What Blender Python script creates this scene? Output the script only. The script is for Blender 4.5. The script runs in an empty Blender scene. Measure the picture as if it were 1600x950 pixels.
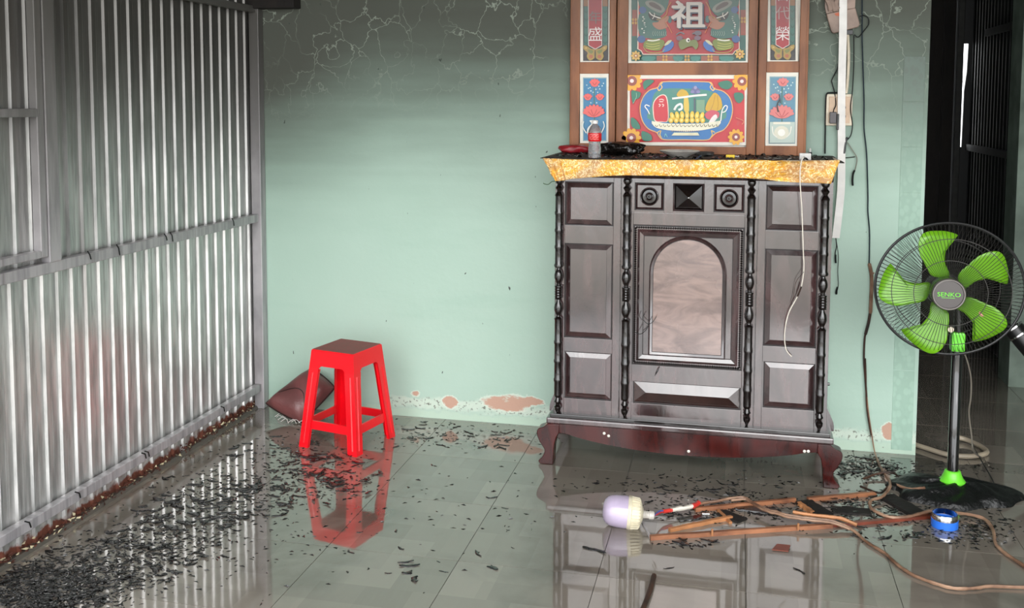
import bpy, bmesh, math, random
import numpy as np
from mathutils import Vector, Matrix
random.seed(7)
scene = bpy.context.scene
COL = scene.collection

# ------------------------------------------------------------------ camera
F, CX, CY, H = 1560.0, 800.0, 280.0, 1.42
CAMY = -4.2071
PITCH, YAW, ROLL = math.atan(121/1560.0), math.radians(12.8), 0.0035
fw = Vector((-math.sin(YAW)*math.cos(PITCH), math.cos(YAW)*math.cos(PITCH), -math.sin(PITCH)))
r0 = fw.cross(Vector((0, 0, 1))).normalized(); u0 = r0.cross(fw)
rt = r0*math.cos(ROLL)+u0*math.sin(ROLL); up = -r0*math.sin(ROLL)+u0*math.cos(ROLL)
CAM = Vector((0, CAMY, H))
cd = bpy.data.cameras.new('camera'); cam = bpy.data.objects.new('camera', cd); COL.objects.link(cam)
m = Matrix((rt, up, -fw)).transposed().to_4x4(); m.translation = CAM
cam.matrix_world = m
cd.sensor_width = 36; cd.lens = F*36/1600; cd.shift_y = -(475-CY)/1600; cd.clip_start = 0.05; cd.clip_end = 100
scene.camera = cam

def at(px, py, **k):
    """the world point seen at a pixel of the photograph, on the plane x=, y= or z="""
    d = rt*(px-CX)-up*(py-CY)+fw*F
    (a, v), = k.items(); i = 'xyz'.index(a)
    return CAM+d*((v-CAM[i])/d[i])

# ------------------------------------------------------------------ world, light, exposure
w = bpy.data.worlds.new('world'); scene.world = w; w.use_nodes = True
bg = w.node_tree.nodes['Background']; bg.inputs[0].default_value = (0.96, 0.98, 1.0, 1); bg.inputs[1].default_value = 4.6
scene.view_settings.view_transform = 'Standard'; scene.view_settings.look = 'None'
scene.view_settings.gamma = 1; scene.view_settings.exposure = -0.04
# broad daylight from the open front of the house
ld = bpy.data.lights.new('daylight', 'SUN'); ld.energy = 1.3; ld.angle = math.radians(40); ld.color = (1, .98, .95)
lo = bpy.data.objects.new('daylight', ld); COL.objects.link(lo); lo.location = (1, -8, 5)
lo.rotation_euler = (math.radians(62), 0, math.radians(12))

# ------------------------------------------------------------------ material helpers
def lin(h):
    h = h.lstrip('#'); c = [int(h[i:i+2], 16)/255 for i in (0, 2, 4)]
    return tuple((x/12.92 if x <= .04045 else ((x+.055)/1.055)**2.4) for x in c)+(1,)
def mat(name, col, rough=.5, metal=0, noise=0, nscale=20, bump=0, bscale=60, coat=0, ior=1.5, col2=None, trans=0, stretch=None):
    m = bpy.data.materials.new(name); m.use_nodes = True; nt = m.node_tree; N = nt.nodes; L = nt.links
    b = N['Principled BSDF']; c = lin(col) if isinstance(col, str) else tuple(col)+(1,)
    b.inputs['Base Color'].default_value = c; b.inputs['Roughness'].default_value = rough
    b.inputs['Metallic'].default_value = metal; b.inputs['IOR'].default_value = ior
    b.inputs['Coat Weight'].default_value = coat; b.inputs['Coat Roughness'].default_value = .05
    b.inputs['Transmission Weight'].default_value = trans
    geo = None
    if noise or bump:
        geo = N.new('ShaderNodeNewGeometry'); src = geo.outputs['Position']
        if stretch:
            mp = N.new('ShaderNodeMapping'); mp.inputs['Scale'].default_value = stretch; L.new(src, mp.inputs[0]); src = mp.outputs[0]
    if noise:
        n = N.new('ShaderNodeTexNoise'); n.inputs['Scale'].default_value = nscale; n.inputs['Detail'].default_value = 6
        L.new(src, n.inputs['Vector'])
        r = N.new('ShaderNodeMapRange'); r.inputs[1].default_value = .35; r.inputs[2].default_value = .68; L.new(n.outputs[0], r.inputs[0])
        mx = N.new('ShaderNodeMix'); mx.data_type = 'RGBA'; L.new(r.outputs[0], mx.inputs[0])
        mx.inputs[6].default_value = c
        mx.inputs[7].default_value = lin(col2) if col2 else tuple(x*(1-noise) for x in c[:3])+(1,)
        L.new(mx.outputs[2], b.inputs['Base Color'])
    if bump:
        n2 = N.new('ShaderNodeTexNoise'); n2.inputs['Scale'].default_value = bscale; n2.inputs['Detail'].default_value = 4
        L.new(src, n2.inputs['Vector'])
        bp = N.new('ShaderNodeBump'); bp.inputs['Strength'].default_value = bump; bp.inputs['Distance'].default_value = .01
        L.new(n2.outputs[0], bp.inputs['Height']); L.new(bp.outputs[0], b.inputs['Normal'])
    return m
class NT:
    """small node-graph builder"""
    def __init__(s, name):
        s.m = bpy.data.materials.new(name); s.m.use_nodes = True; s.t = s.m.node_tree
        s.b = s.t.nodes['Principled BSDF']; g = s.t.nodes.new('ShaderNodeNewGeometry'); s.pos = g.outputs['Position']; s.nor = g.outputs['Normal']
    def n(s, k, **kw):
        x = s.t.nodes.new(k)
        for a, v in kw.items(): setattr(x, a, v)
        return x
    def l(s, a, b): s.t.links.new(a, b)
    def put(s, sock, v):
        if isinstance(v, (int, float)): sock.default_value = v
        elif isinstance(v, tuple): sock.default_value = v
        else: s.l(v, sock)
    def math(s, op, a, b=0.0, clamp=False):
        x = s.n('ShaderNodeMath', operation=op, use_clamp=clamp); s.put(x.inputs[0], a); s.put(x.inputs[1], b); return x.outputs[0]
    def rng(s, v, a, b, c=0.0, d=1.0, smooth=True):
        x = s.n('ShaderNodeMapRange'); x.interpolation_type = 'SMOOTHSTEP' if smooth else 'LINEAR'
        s.put(x.inputs[0], v)
        for i, q in enumerate((a, b, c, d)): x.inputs[i+1].default_value = q
        return x.outputs[0]
    def mix(s, f, a, b):
        x = s.n('ShaderNodeMix', data_type='RGBA'); s.put(x.inputs[0], f); s.put(x.inputs[6], a); s.put(x.inputs[7], b); return x.outputs[2]
    def map(s, sc=(1, 1, 1), loc=(0, 0, 0), src=None):
        x = s.n('ShaderNodeMapping'); x.inputs['Scale'].default_value = sc; x.inputs['Location'].default_value = loc
        s.l(src or s.pos, x.inputs[0]); return x.outputs[0]
    def noise(s, scale, detail=5, vec=None, dist=0.0, rough=.55):
        x = s.n('ShaderNodeTexNoise'); x.inputs['Scale'].default_value = scale; x.inputs['Detail'].default_value = detail
        x.inputs['Distortion'].default_value = dist; x.inputs['Roughness'].default_value = rough
        s.l(vec or s.pos, x.inputs['Vector']); return x.outputs[0]
    def xyz(s, vec=None):
        x = s.n('ShaderNodeSeparateXYZ'); s.l(vec or s.pos, x.inputs[0]); return x.outputs
    def bump(s, h, st=.3, d=.01):
        x = s.n('ShaderNodeBump'); x.inputs['Strength'].default_value = st; x.inputs['Distance'].default_value = d
        s.l(h, x.inputs['Height']); s.l(x.outputs[0], s.b.inputs['Normal'])
    def set(s, **k):
        for a, v in k.items(): s.put(s.b.inputs[a.replace('_', ' ')], v)

# mint painted wall: soot towards the top, light cracks in the soot, peeling near the floor
def wall_paint(name, soot_z=(.75, 2.0), peel=True):
    g = NT(name); o = g.xyz(); x, z = o[0], o[2]
    base = g.mix(g.noise(1.6, 3), lin('#a9c6b5'), lin('#b8d1c3'))
    base = g.mix(g.rng(g.noise(3, 6, g.map((.4, 1, 2.6))), .5, .75, 0, .35), base, lin('#9ebfae'))
    dist = g.math('ADD', z, g.math('MULTIPLY', g.math('SUBTRACT', g.noise(2.2, 5, g.map((.5, 1, 2))), .5), .35))
    bands = g.math('MULTIPLY', g.math('SUBTRACT', g.noise(5.5, 2, g.map((.08, 1, 1.6))), .5), .22)
    soot = g.rng(g.math('ADD', dist, bands), *soot_z)
    left = g.rng(x, -2.2, -1.5, .33, 0.0)
    soot = g.math('ADD', soot, g.math('MULTIPLY', left, g.rng(z, .35, 1.5)), True)
    base = g.mix(g.rng(soot, 0, .55), base, lin('#83978a'))
    base = g.mix(g.rng(soot, .35, 1), base, lin('#50534b'))
    # cracks
    v = g.n('ShaderNodeTexVoronoi', feature='DISTANCE_TO_EDGE'); v.inputs['Scale'].default_value = 8.5
    wob = g.n('ShaderNodeTexNoise'); wob.inputs['Scale'].default_value = 7; wob.inputs['Detail'].default_value = 4; g.l(g.pos, wob.inputs['Vector'])
    va = g.n('ShaderNodeVectorMath', operation='MULTIPLY_ADD'); g.l(wob.outputs[1], va.inputs[0]); va.inputs[1].default_value = (.22, .22, .22); g.l(g.map((1, 0, .8)), va.inputs[2])
    g.l(va.outputs[0], v.inputs['Vector'])
    crack = g.rng(v.outputs['Distance'], .0, .022, 1, 0)
    crack = g.math('MULTIPLY', crack, g.rng(z, 1.25, 1.75)); crack = g.math('MULTIPLY', crack, g.rng(g.noise(3.4, 4), .34, .58, 0, .75))
    base = g.mix(crack, base, lin('#9ba597'))
    # small dark specks
    sp = g.rng(g.noise(38, 2, g.map((1, 1, .45))), .735, .76); base = g.mix(sp, base, lin('#3a423c'))
    rough = g.rng(soot, 0, 1, .5, .9)
    if peel:
        n = g.noise(16, 9, g.map((.55, 1, 1.1)), rough=.68)
        def blob(cx, cz, rx, rz):
            dx = g.math('DIVIDE', g.math('SUBTRACT', x, cx), rx); dz = g.math('DIVIDE', g.math('SUBTRACT', z, cz), rz)
            d = g.math('ADD', g.math('MULTIPLY', dx, dx), g.math('MULTIPLY', dz, dz))
            return g.math('ADD', d, g.math('MULTIPLY', g.math('SUBTRACT', n, .5), 4.2))
        m_ = None
        for b_ in ((-.965, .095, .105, .042), (-1.235, .08, .035, .032), (-1.40, .105, .025, .016), (.62, .09, .03, .035), (-.86, .11, .05, .02)):
            d = blob(*b_); m_ = d if m_ is None else g.math('MINIMUM', m_, d)
        # whitish salt line along the foot of the wall
        zz = g.math('ADD', z, g.math('MULTIPLY', g.math('SUBTRACT', n, .5), .10))
        salt = g.math('MULTIPLY', g.rng(zz, .035, .06), g.rng(zz, .10, .075)); salt = g.math('MULTIPLY', salt, g.rng(x, -1.6, -1.45)); 
        base = g.mix(g.math('MULTIPLY', salt, .55), base, lin('#dde5d6'))
        grit = g.math('MULTIPLY', salt, g.rng(g.noise(70, 3), .56, .62)); base = g.mix(grit, base, lin('#7c8477'))
        foot = g.rng(zz, .045, .03); base = g.mix(g.math('MULTIPLY', foot, .35), base, lin('#cfe0c8'))
        base = g.mix(g.rng(m_, 1.25, 1.0, 0, .7), base, lin('#dbe4d6'))
        base = g.mix(g.rng(m_, .95, .55, 0, .95), base, lin('#c59b86'))
    g.set(Base_Color=base, Roughness=rough); g.bump(g.math('ADD', g.noise(26, 5), g.math('MULTIPLY', soot, .2)), .12)
    return g.m
M = {}
M['wall'] = wall_paint('mint_paint')
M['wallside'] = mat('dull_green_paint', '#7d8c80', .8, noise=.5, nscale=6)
# embossed strip
g = NT('mint_relief'); 
base = g.mix(g.rng(g.xyz()[2], .9, 1.6), lin('#a6c5b3'), lin('#5e6a61'))
v = g.n('ShaderNodeTexVoronoi'); v.inputs['Scale'].default_value = 45; v.inputs['Randomness'].default_value = .9; g.l(g.map((1, 1, .7)), v.inputs['Vector'])
base = g.mix(g.rng(v.outputs['Distance'], .35, .6, 0, .16), base, lin('#6c8a7b'))
g.set(Base_Color=base, Roughness=.55); g.bump(v.outputs['Distance'], .35, .006); M['relief'] = g.m
# galvanised tin
def tin(name, c1='#d6d5d3', c2='#a9aaa8', rough=.30, soot=True, rust=True, metal=.6):
    g = NT(name); o = g.xyz(); z = o[2]
    col = g.mix(g.rng(g.noise(7, 5, g.map((1, 6, .7))), .35, .7), lin(c1), lin(c2))
    rg = rough
    if soot:
        s = g.rng(g.math('ADD', z, g.math('MULTIPLY', g.noise(3, 5, g.map((1, 3, .7))), .5)), .85, 2.0)
        col = g.mix(s, col, lin('#5d5b57')); 
        st = g.rng(g.noise(4.5, 5, g.map((1, 9, .25))), .58, .72, 0, .45); col = g.mix(st, col, lin('#6b625e'))
    if rust:
        r = g.rng(g.math('ADD', z, g.math('MULTIPLY', g.math('SUBTRACT', g.noise(24, 5), .5), .075)), .048, .032)
        r = g.math('MULTIPLY', r, g.rng(g.noise(5, 3), .3, .42)); col = g.mix(r, col, lin('#6a3a2a'))
        g.set(Metallic=g.rng(r, 0, 1, metal, 0.0), Roughness=g.rng(r, 0, 1, rough, .9))
    else: g.set(Metallic=metal, Roughness=rough)
    g.set(Base_Color=col); g.bump(g.noise(9, 3, g.map((1, 3, .5))), .08); return g.m
M['tin'] = tin('galvanised_tin')
M['rail'] = tin('galvanised_steel_section', '#bdb9bb', '#9c999c', .40, True, False, .25)
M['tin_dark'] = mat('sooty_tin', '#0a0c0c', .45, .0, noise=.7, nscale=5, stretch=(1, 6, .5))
M['soot_wood'] = mat('charred_timber', '#1d1712', .8, noise=.7, nscale=12, bump=.5, bscale=30, stretch=(1, 1, .3))
M['soot_rail'] = mat('sooty_rail', '#2c2c28', .6, noise=.5)
M['roof'] = mat('sooty_roof', '#2b2a28', .8, noise=.4, nscale=3)
# wet tile
g = NT('wet_ceramic_tile'); 
def bricks(w_, h_, rot, loc, c1, c2):
    mp = g.n('ShaderNodeMapping'); mp.inputs['Rotation'].default_value = (0, 0, rot); mp.inputs['Location'].default_value = loc; g.l(g.pos, mp.inputs[0])
    b = g.n('ShaderNodeTexBrick'); b.inputs['Scale'].default_value = 1; b.inputs['Mortar Size'].default_value = 0
    b.inputs['Brick Width'].default_value = w_; b.inputs['Row Height'].default_value = h_
    b.inputs['Color1'].default_value = lin(c1); b.inputs['Color2'].default_value = lin(c2); g.l(mp.outputs[0], b.inputs['Vector']); return b.outputs[0]
A = bricks(.217, .1085, 0, (.388, .02, 0), '#8f877c', '#787066'); B = bricks(.145, .217, 0, (.388, .02, 0), '#958d82', '#6e685f')
base = g.mix(.5, A, B)
base = g.mix(g.rng(g.noise(60, 3, g.map((1, .15, 1))), .3, .7, 0, .15), base, lin('#857f76'))
grime = g.rng(g.noise(2.1, 7, dist=.5), .46, .72); base = g.mix(g.math('MULTIPLY', grime, .55), base, lin('#45403a'))
fine = g.rng(g.noise(95, 3), .70, .76); base = g.mix(g.math('MULTIPLY', fine, grime), base, lin('#1a1917'))
g.set(Base_Color=base, Roughness=g.rng(g.noise(1.7, 5), .35, .75, .03, .10), IOR=1.6, Coat_Weight=1.0, Coat_Roughness=.03, Coat_IOR=1.42)
wav = g.n('ShaderNodeBump'); wav.inputs['Strength'].default_value = .035; wav.inputs['Distance'].default_value = .01; g.l(g.noise(9, 3), wav.inputs['Height'])
g.l(wav.outputs[0], g.b.inputs['Coat Normal']); M['tile'] = g.m
M['grout'] = mat('dark_grout', '#56524b', .5)
M['yard'] = mat('yard_concrete', '#c3beb4', .9, noise=.2, nscale=2)
# lacquered wood
def lacquer(name, c1, c2, rough=.22, coat=.8, sc=(1.2, 1, .35), ior=1.7):
    g = NT(name); 
    n = g.noise(11, 7, g.map(sc), dist=1.2)
    col = g.mix(g.rng(n, .3, .7), lin(c1), lin(c2))
    d = g.rng(g.noise(3.3, 4, g.map((1, 1, .7))), .45, .7, rough*.8, rough*1.6)
    g.set(Base_Color=col, Roughness=d, Coat_Weight=coat, Coat_Roughness=rough*.6, IOR=ior)
    g.bump(g.noise(10, 4, g.map((1, 1, .5)), dist=.8), .16); return g.m
M['lacquer'] = lacquer('dark_lacquered_wood', '#4a3434', '#261919', .17, 1.0)
M['lacquer_lightened'] = lacquer('sheen_lightened_lacquer', '#8c7168', '#5a423d', .24, 1.0, (.6, 1, 1.6))  # base lightened to put the door panel's bright reflection into the colour
M['lacquer_dark'] = lacquer('deep_brown_lacquer', '#3a2420', '#241513', .2, 1.0)
M['lacquer_black'] = mat('black_lacquer', '#120c0b', .2, coat=.7)
M['lacquer_red'] = lacquer('red_brown_lacquer', '#46130f', '#230807', .25, .25, ior=1.4)
M['groove'] = mat('dark_groove', '#1a1110', .45)
g = NT('brown_frame_wood'); col = g.mix(g.rng(g.noise(14, 6, g.map((1, 1, .25))), .35, .68), lin('#a2673f'), lin('#7c4a2b'))
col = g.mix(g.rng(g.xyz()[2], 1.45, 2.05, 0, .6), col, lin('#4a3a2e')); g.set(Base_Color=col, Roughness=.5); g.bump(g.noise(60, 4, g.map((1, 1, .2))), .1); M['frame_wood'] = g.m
M['mat_white'] = mat('off_white_border', '#e9e6da', .5, noise=.15, nscale=9)
# brocade
g = NT('gold_brocade')
l1 = g.math('ABSOLUTE', g.math('SUBTRACT', g.noise(38, 3, dist=1.6), .5)); l2 = g.math('ABSOLUTE', g.math('SUBTRACT', g.noise(75, 2, dist=1.0), .5))
pat = g.rng(l1, .015, .05); pat2 = g.rng(l2, .01, .06)
col = g.mix(pat, lin('#fff0b0'), lin('#eeb01f')); col = g.mix(g.math('SUBTRACT', 1.0, pat2), col, lin('#c98a3a'))
wear = g.rng(g.noise(6, 5, g.map((1, 1, 1.8))), .44, .62, 0, .72)
col = g.mix(wear, col, g.mix(pat, lin('#e0c9a2'), lin('#a98160')))
burn = g.rng(g.noise(16, 4, g.map((1.0, 1, .8))), .70, .735); col = g.mix(burn, col, lin('#14110f'))
g.set(Base_Color=col, Roughness=.42, Sheen_Weight=.3); g.bump(g.noise(70, 3), .25, .004); M['brocade'] = g.m
M['soot_cloth'] = mat('sooty_cloth_top', '#3d3530', .75, noise=.6, nscale=25, bump=.4)
# red plastic, with grime on top
def plastic(name, c, rough=.35, **k): return mat(name, c, rough, coat=.2, **k)
M['red'] = plastic('red_plastic', '#f5081c', .33)
g = NT('red_plastic_grimy'); top = g.rng(g.xyz(g.nor)[2], .7, .95); gr = g.math('MULTIPLY', top, g.rng(g.noise(60, 5), .25, .5, .80, .97))
g.set(Base_Color=g.mix(gr, lin('#f5081c'), lin('#8d5a54')), Roughness=g.rng(gr, 0, 1, .33, .7)); M['red_grime'] = g.m
M['leather'] = mat('brown_leatherette', '#7d4b4a', .34, noise=.45, nscale=8, bump=.15, bscale=150)
M['leather_dark'] = mat('dark_leather_piping', '#2c1917', .45)
M['char'] = mat('wet_char', '#0b0b0b', .25, noise=.4, nscale=40, bump=.6, bscale=120, coat=.6)
M['char2'] = mat('grey_ash', '#4b4a48', .6, noise=.5, nscale=60)
M['green'] = plastic('lime_green_plastic', '#6dab1a', .3)
M['green2'] = plastic('bright_green_plastic', '#6fdc35', .4)
M['black'] = mat('black_plastic', '#141414', .35)
M['guard'] = mat('dark_grey_wire', '#3a3836', .35, .3)
M['hub'] = mat('grey_hub_plastic', '#55504f', .35)
M['chrome'] = mat('bright_steel', '#d8d8d8', .12, 1)
M['white'] = mat('white_plastic', '#e4e1dc', .4, noise=.15, nscale=20)
M['cream'] = mat('cream_plastic', '#dfd2bb', .45, noise=.2, nscale=25)
M['beige'] = mat('scorched_beige_plastic', '#a08a7d', .55, noise=.45, nscale=14, bump=.2, bscale=20)
M['darkgrey'] = mat('dark_grey_plastic', '#4c474a', .4)
M['red_dull'] = mat('dull_red_plastic', '#a1232c', .3, noise=.4, nscale=20)
M['blackbag'] = mat('crumpled_black_film', '#15110f', .12, bump=1.0, bscale=35)
M['gold'] = mat('gold_foil', '#c99231', .25, .6)
M['yellow'] = mat('yellow_plastic', '#f1cf22', .35)
M['porcelain'] = mat('grimy_porcelain', '#c9c3bb', .2, noise=.35, nscale=25)
M['glassy'] = mat('clear_bottle_plastic', '#cfcfd0', .08, trans=.75, ior=1.3)
M['liquid'] = mat('grey_film', '#6f6b6b', .15, trans=.4, ior=1.3)
M['label'] = mat('red_label', '#d4141d', .35)
M['bulb'] = mat('milky_bulb_plastic', '#b9abc3', .22, coat=.5, noise=.15, nscale=12)
M['bulbbase'] = mat('cream_heat_sink', '#d9d0b6', .5, noise=.2, nscale=30)
M['wood'] = mat('raw_orange_wood', '#a06a49', .5, noise=.5, nscale=18, col2='#5d3523', stretch=(.3, 1, 1), bump=.2)
M['wood_l'] = mat('pale_split_wood', '#c28557', .55, noise=.4, nscale=20, stretch=(.3, 1, 1))
M['wood_red'] = mat('wet_red_wood', '#7a3a28', .35, noise=.5, nscale=10)
M['cable_brown'] = mat('stripped_brown_cable', '#a5836a', .5, noise=.6, nscale=14, col2='#5a3b2a')
M['cable_dark'] = mat('burnt_cable', '#4a3022', .6, noise=.7, nscale=14, col2='#1b130f')
M['cable_black'] = mat('black_cable', '#131516', .4)
M['cable_blue'] = mat('dark_blue_cable', '#16242e', .4)
M['cable_white'] = mat('white_cable', '#dcd5c8', .4)
M['cable_cream'] = mat('dirty_cream_hose', '#a79a86', .5, noise=.3, nscale=10)
M['blue'] = mat('blue_tape', '#2c6fd8', .35)
M['blue_wire'] = mat('blue_wire', '#4a5a9a', .4)
M['red_wire'] = mat('red_wire', '#c8342c', .4)
M['leaf'] = mat('green_string', '#3b5a35', .6)
M['rust'] = mat('rusty_crumbs', '#5a3124', .9, noise=.5, nscale=50, bump=.6)
M['leak_light'] = mat('painted_leak_light', '#d8cda8', .8)  # yellowish white painted in for daylight leaking at the tin wall's foot
g = NT('printed_panel'); a = g.n('ShaderNodeAttribute'); a.attribute_name = 'Col'
dirt = g.rng(g.noise(22, 5), .5, .8, 0, .25)
sz = g.rng(g.math('ADD', g.xyz()[2], g.math('MULTIPLY', g.noise(9, 4), .2)), 1.60, 2.0, 0, .55)
g.set(Base_Color=g.mix(sz, g.mix(dirt, a.outputs[0], lin('#8c857c')), lin('#3a342e')), Roughness=.5, Coat_Weight=.5, Coat_Roughness=.03, IOR=1.3); M['print'] = g.m

# ------------------------------------------------------------------ mesh helpers
WL = {}
def tag(o, label=None, cat=None, group=None, kind=None):
    if label: o['label'] = label
    if cat: o['category'] = cat
    if group: o['group'] = group
    if kind: o['kind'] = kind
    return o
def empty(name, loc, label=None, cat=None, group=None, kind=None):
    o = bpy.data.objects.new(name, None); COL.objects.link(o); o.location = loc; WL[o] = Vector(loc); o.empty_display_size = .05
    return tag(o, label, cat, group, kind)
class MB:
    def __init__(s): s.v = []; s.f = []; s.c = []; s.smooth = False
    def add(s, vs, fs, col=None):
        b = len(s.v); s.v += [Vector(p) for p in vs]
        for f in fs: s.f.append([i+b for i in f]); s.c.append(col)
        return s
    def box(s, x0, x1, y0, y1, z0, z1, bev=0):
        if bev:
            t = bmesh.new(); bmesh.ops.create_cube(t, size=1)
            for q in t.verts: q.co = Vector(((x0+x1)/2+q.co.x*(x1-x0), (y0+y1)/2+q.co.y*(y1-y0), (z0+z1)/2+q.co.z*(z1-z0)))
            bmesh.ops.bevel(t, geom=t.edges[:], offset=bev, segments=2, affect='EDGES', profile=.6)
            t.verts.index_update(); r = s.add([q.co.copy() for q in t.verts], [[q.index for q in f.verts] for f in t.faces]); t.free(); return r
        return s.add([(x0, y0, z0), (x1, y0, z0), (x1, y1, z0), (x0, y1, z0), (x0, y0, z1), (x1, y0, z1), (x1, y1, z1), (x0, y1, z1)],
                     [(0, 3, 2, 1), (4, 5, 6, 7), (0, 1, 5, 4), (1, 2, 6, 5), (2, 3, 7, 6), (3, 0, 4, 7)])
    def prism(s, pts, vec):
        """extrude a closed outline (list of 3D points) by vec"""
        n = len(pts); p = [Vector(q) for q in pts]; vec = Vector(vec)
        return s.add(p+[q+vec for q in p], [list(range(n))[::-1], list(range(n, 2*n))]+[[i, (i+1) % n, n+(i+1) % n, n+i] for i in range(n)])
    def frame(s, outer, inner):
        n = len(outer); return s.add(list(outer)+list(inner), [[i, (i+1) % n, n+(i+1) % n, n+i] for i in range(n)])
    def bar(s, a, b, wd, ht, upv=(0, 0, 1)):
        a = Vector(a); b = Vector(b); d = (b-a).normalized(); sd = d.cross(Vector(upv)).normalized(); u = sd.cross(d)
        q = []
        for p in (a, b): q += [p+sd*sx*wd/2+u*sz*ht/2 for sx, sz in ((-1, -1), (1, -1), (1, 1), (-1, 1))]
        return s.add(q, [(0, 1, 2, 3)[::-1], (4, 5, 6, 7), (0, 1, 5, 4), (1, 2, 6, 5), (2, 3, 7, 6), (3, 0, 4, 7)])
    def tube(s, pts, r, n=6, closed=False, cap=True):
        pts = [Vector(p) for p in pts]; m_ = len(pts); rs = r if isinstance(r, (list, tuple)) else [r]*m_
        prev = None; rings = []
        for i, p in enumerate(pts):
            d = (pts[(i+1) % m_]-pts[i-1]) if closed else (pts[min(i+1, m_-1)]-pts[max(i-1, 0)])
            d = d.normalized() if d.length > 1e-9 else Vector((0, 0, 1))
            if prev is None:
                a = Vector((0, 0, 1)) if abs(d.z) < .9 else Vector((1, 0, 0)); u = d.cross(a).normalized()
            else: u = (prev-d*prev.dot(d)).normalized()
            prev = u; v = d.cross(u)
            rings.append([p+(u*math.cos(2*math.pi*k/n)+v*math.sin(2*math.pi*k/n))*rs[i] for k in range(n)])
        vs = [q for rg in rings for q in rg]; fs = []
        for i in range(m_ if closed else m_-1):
            j = (i+1) % m_
            for k in range(n): fs.append([i*n+k, i*n+(k+1) % n, j*n+(k+1) % n, j*n+k])
        if cap and not closed: fs += [list(range(n))[::-1], [(m_-1)*n+k for k in range(n)]]
        s.smooth = True
        return s.add(vs, fs)
    def lathe(s, c, prof, axis=(0, 0, 1), n=24, cap=True):
        """prof: list of (r, h) along axis from c"""
        c = Vector(c); ax = Vector(axis).normalized(); a = Vector((0, 0, 1)) if abs(ax.z) < .9 else Vector((1, 0, 0)); u = ax.cross(a).normalized(); v = ax.cross(u)
        vs = []; fs = []
        for r, h in prof:
            for k in range(n): t = 2*math.pi*k/n; vs.append(c+ax*h+(u*math.cos(t)+v*math.sin(t))*max(r, 1e-5))
        for i in range(len(prof)-1):
            for k in range(n): fs.append([i*n+k, (i+1)*n+k, (i+1)*n+(k+1) % n, i*n+(k+1) % n])
        if cap: fs += [list(range(n)), [(len(prof)-1)*n+k for k in range(n)][::-1]]
        s.smooth = True
        return s.add(vs, fs)
    def grid(s, fn, nu, nv):
        vs = [fn(i/nu, j/nv) for j in range(nv+1) for i in range(nu+1)]
        fs = [[j*(nu+1)+i, j*(nu+1)+i+1, (j+1)*(nu+1)+i+1, (j+1)*(nu+1)+i] for j in range(nv) for i in range(nu)]
        s.smooth = True
        return s.add(vs, fs)
    def mesh(s, name, mt, org, fix=True):
        me = bpy.data.meshes.new(name); me.from_pydata([tuple(p-org) for p in s.v], [], s.f); me.materials.append(mt)
        if any(s.c):
            ca = me.color_attributes.new('Col', 'FLOAT_COLOR', 'CORNER'); i = 0
            for f, c in zip(s.f, s.c):
                for _ in f: ca.data[i].color = c or (1, 1, 1, 1); i += 1
        if fix:
            t = bmesh.new(); t.from_mesh(me); bmesh.ops.recalc_face_normals(t, faces=t.faces[:]); t.to_mesh(me); t.free()
        if s.smooth:
            for p in me.polygons: p.use_smooth = True
            me.set_sharp_from_angle(angle=math.radians(42))
        me.update(); return me
    def build(s, name, mt, parent=None, label=None, cat=None, group=None, kind=None, fix=True, base=False):
        lo_ = Vector([min(p[i] for p in s.v) for i in range(3)]); hi = Vector([max(p[i] for p in s.v) for i in range(3)])
        org = (lo_+hi)/2
        if parent is None: org.z = lo_.z
        o = bpy.data.objects.new(name, s.mesh(name, M[mt] if isinstance(mt, str) else mt, org, fix)); COL.objects.link(o); WL[o] = org
        if parent is not None: o.parent = parent; o.location = org-WL[parent]
        else: o.location = org
        return tag(o, label, cat, group, kind)
def solid(o, th, off=0):
    md = o.modifiers.new('solid', 'SOLIDIFY'); md.thickness = th; md.offset = off; return o
def spline(p, k=6):
    p = [Vector(q) for q in p]; out = []
    for i in range(len(p)-1):
        a, b, c, d = p[max(i-1, 0)], p[i], p[i+1], p[min(i+2, len(p)-1)]
        for j in range(k):
            t = j/k; out.append(.5*((2*b)+(c-a)*t+(2*a-5*b+4*c-d)*t*t+(-a+3*b-3*c+d)*t**3))
    return out+[p[-1]]
def spline_closed(p, k=6):
    n = len(p); p = [Vector(q) for q in p]; out = []
    for i in range(n):
        a, b, c, d = p[i-1], p[i], p[(i+1) % n], p[(i+2) % n]
        for j in range(k):
            t = j/k; out.append(.5*((2*b)+(c-a)*t+(2*a-5*b+4*c-d)*t*t+(-a+3*b-3*c+d)*t**3))
    return out
def wire(pts, r, k=5, n=6, jit=0.0):
    q = spline(pts, k)
    if jit: q = [p+Vector((random.uniform(-1, 1), random.uniform(-1, 1), random.uniform(-.3, .3)))*jit for p in q]
    rs = [r*random.uniform(.85, 1.15) if jit else r for _ in q]
    return MB().tube(q, rs, n)
def text_faces(txt, size, ext=.0008):
    cu = bpy.data.curves.new('t', 'FONT'); cu.body = txt; cu.size = size; cu.extrude = ext; cu.align_x = 'CENTER'; cu.align_y = 'CENTER'; cu.resolution_u = 3
    o = bpy.data.objects.new('t', cu); COL.objects.link(o); bpy.context.view_layer.update()
    me = bpy.data.meshes.new_from_object(o.evaluated_get(bpy.context.evaluated_depsgraph_get()))
    vs = [v.co.copy() for v in me.vertices]; fs = [list(p.vertices) for p in me.polygons]
    bpy.data.objects.remove(o); bpy.data.curves.remove(cu); bpy.data.meshes.remove(me)
    return vs, fs

XL = -2.157
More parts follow.
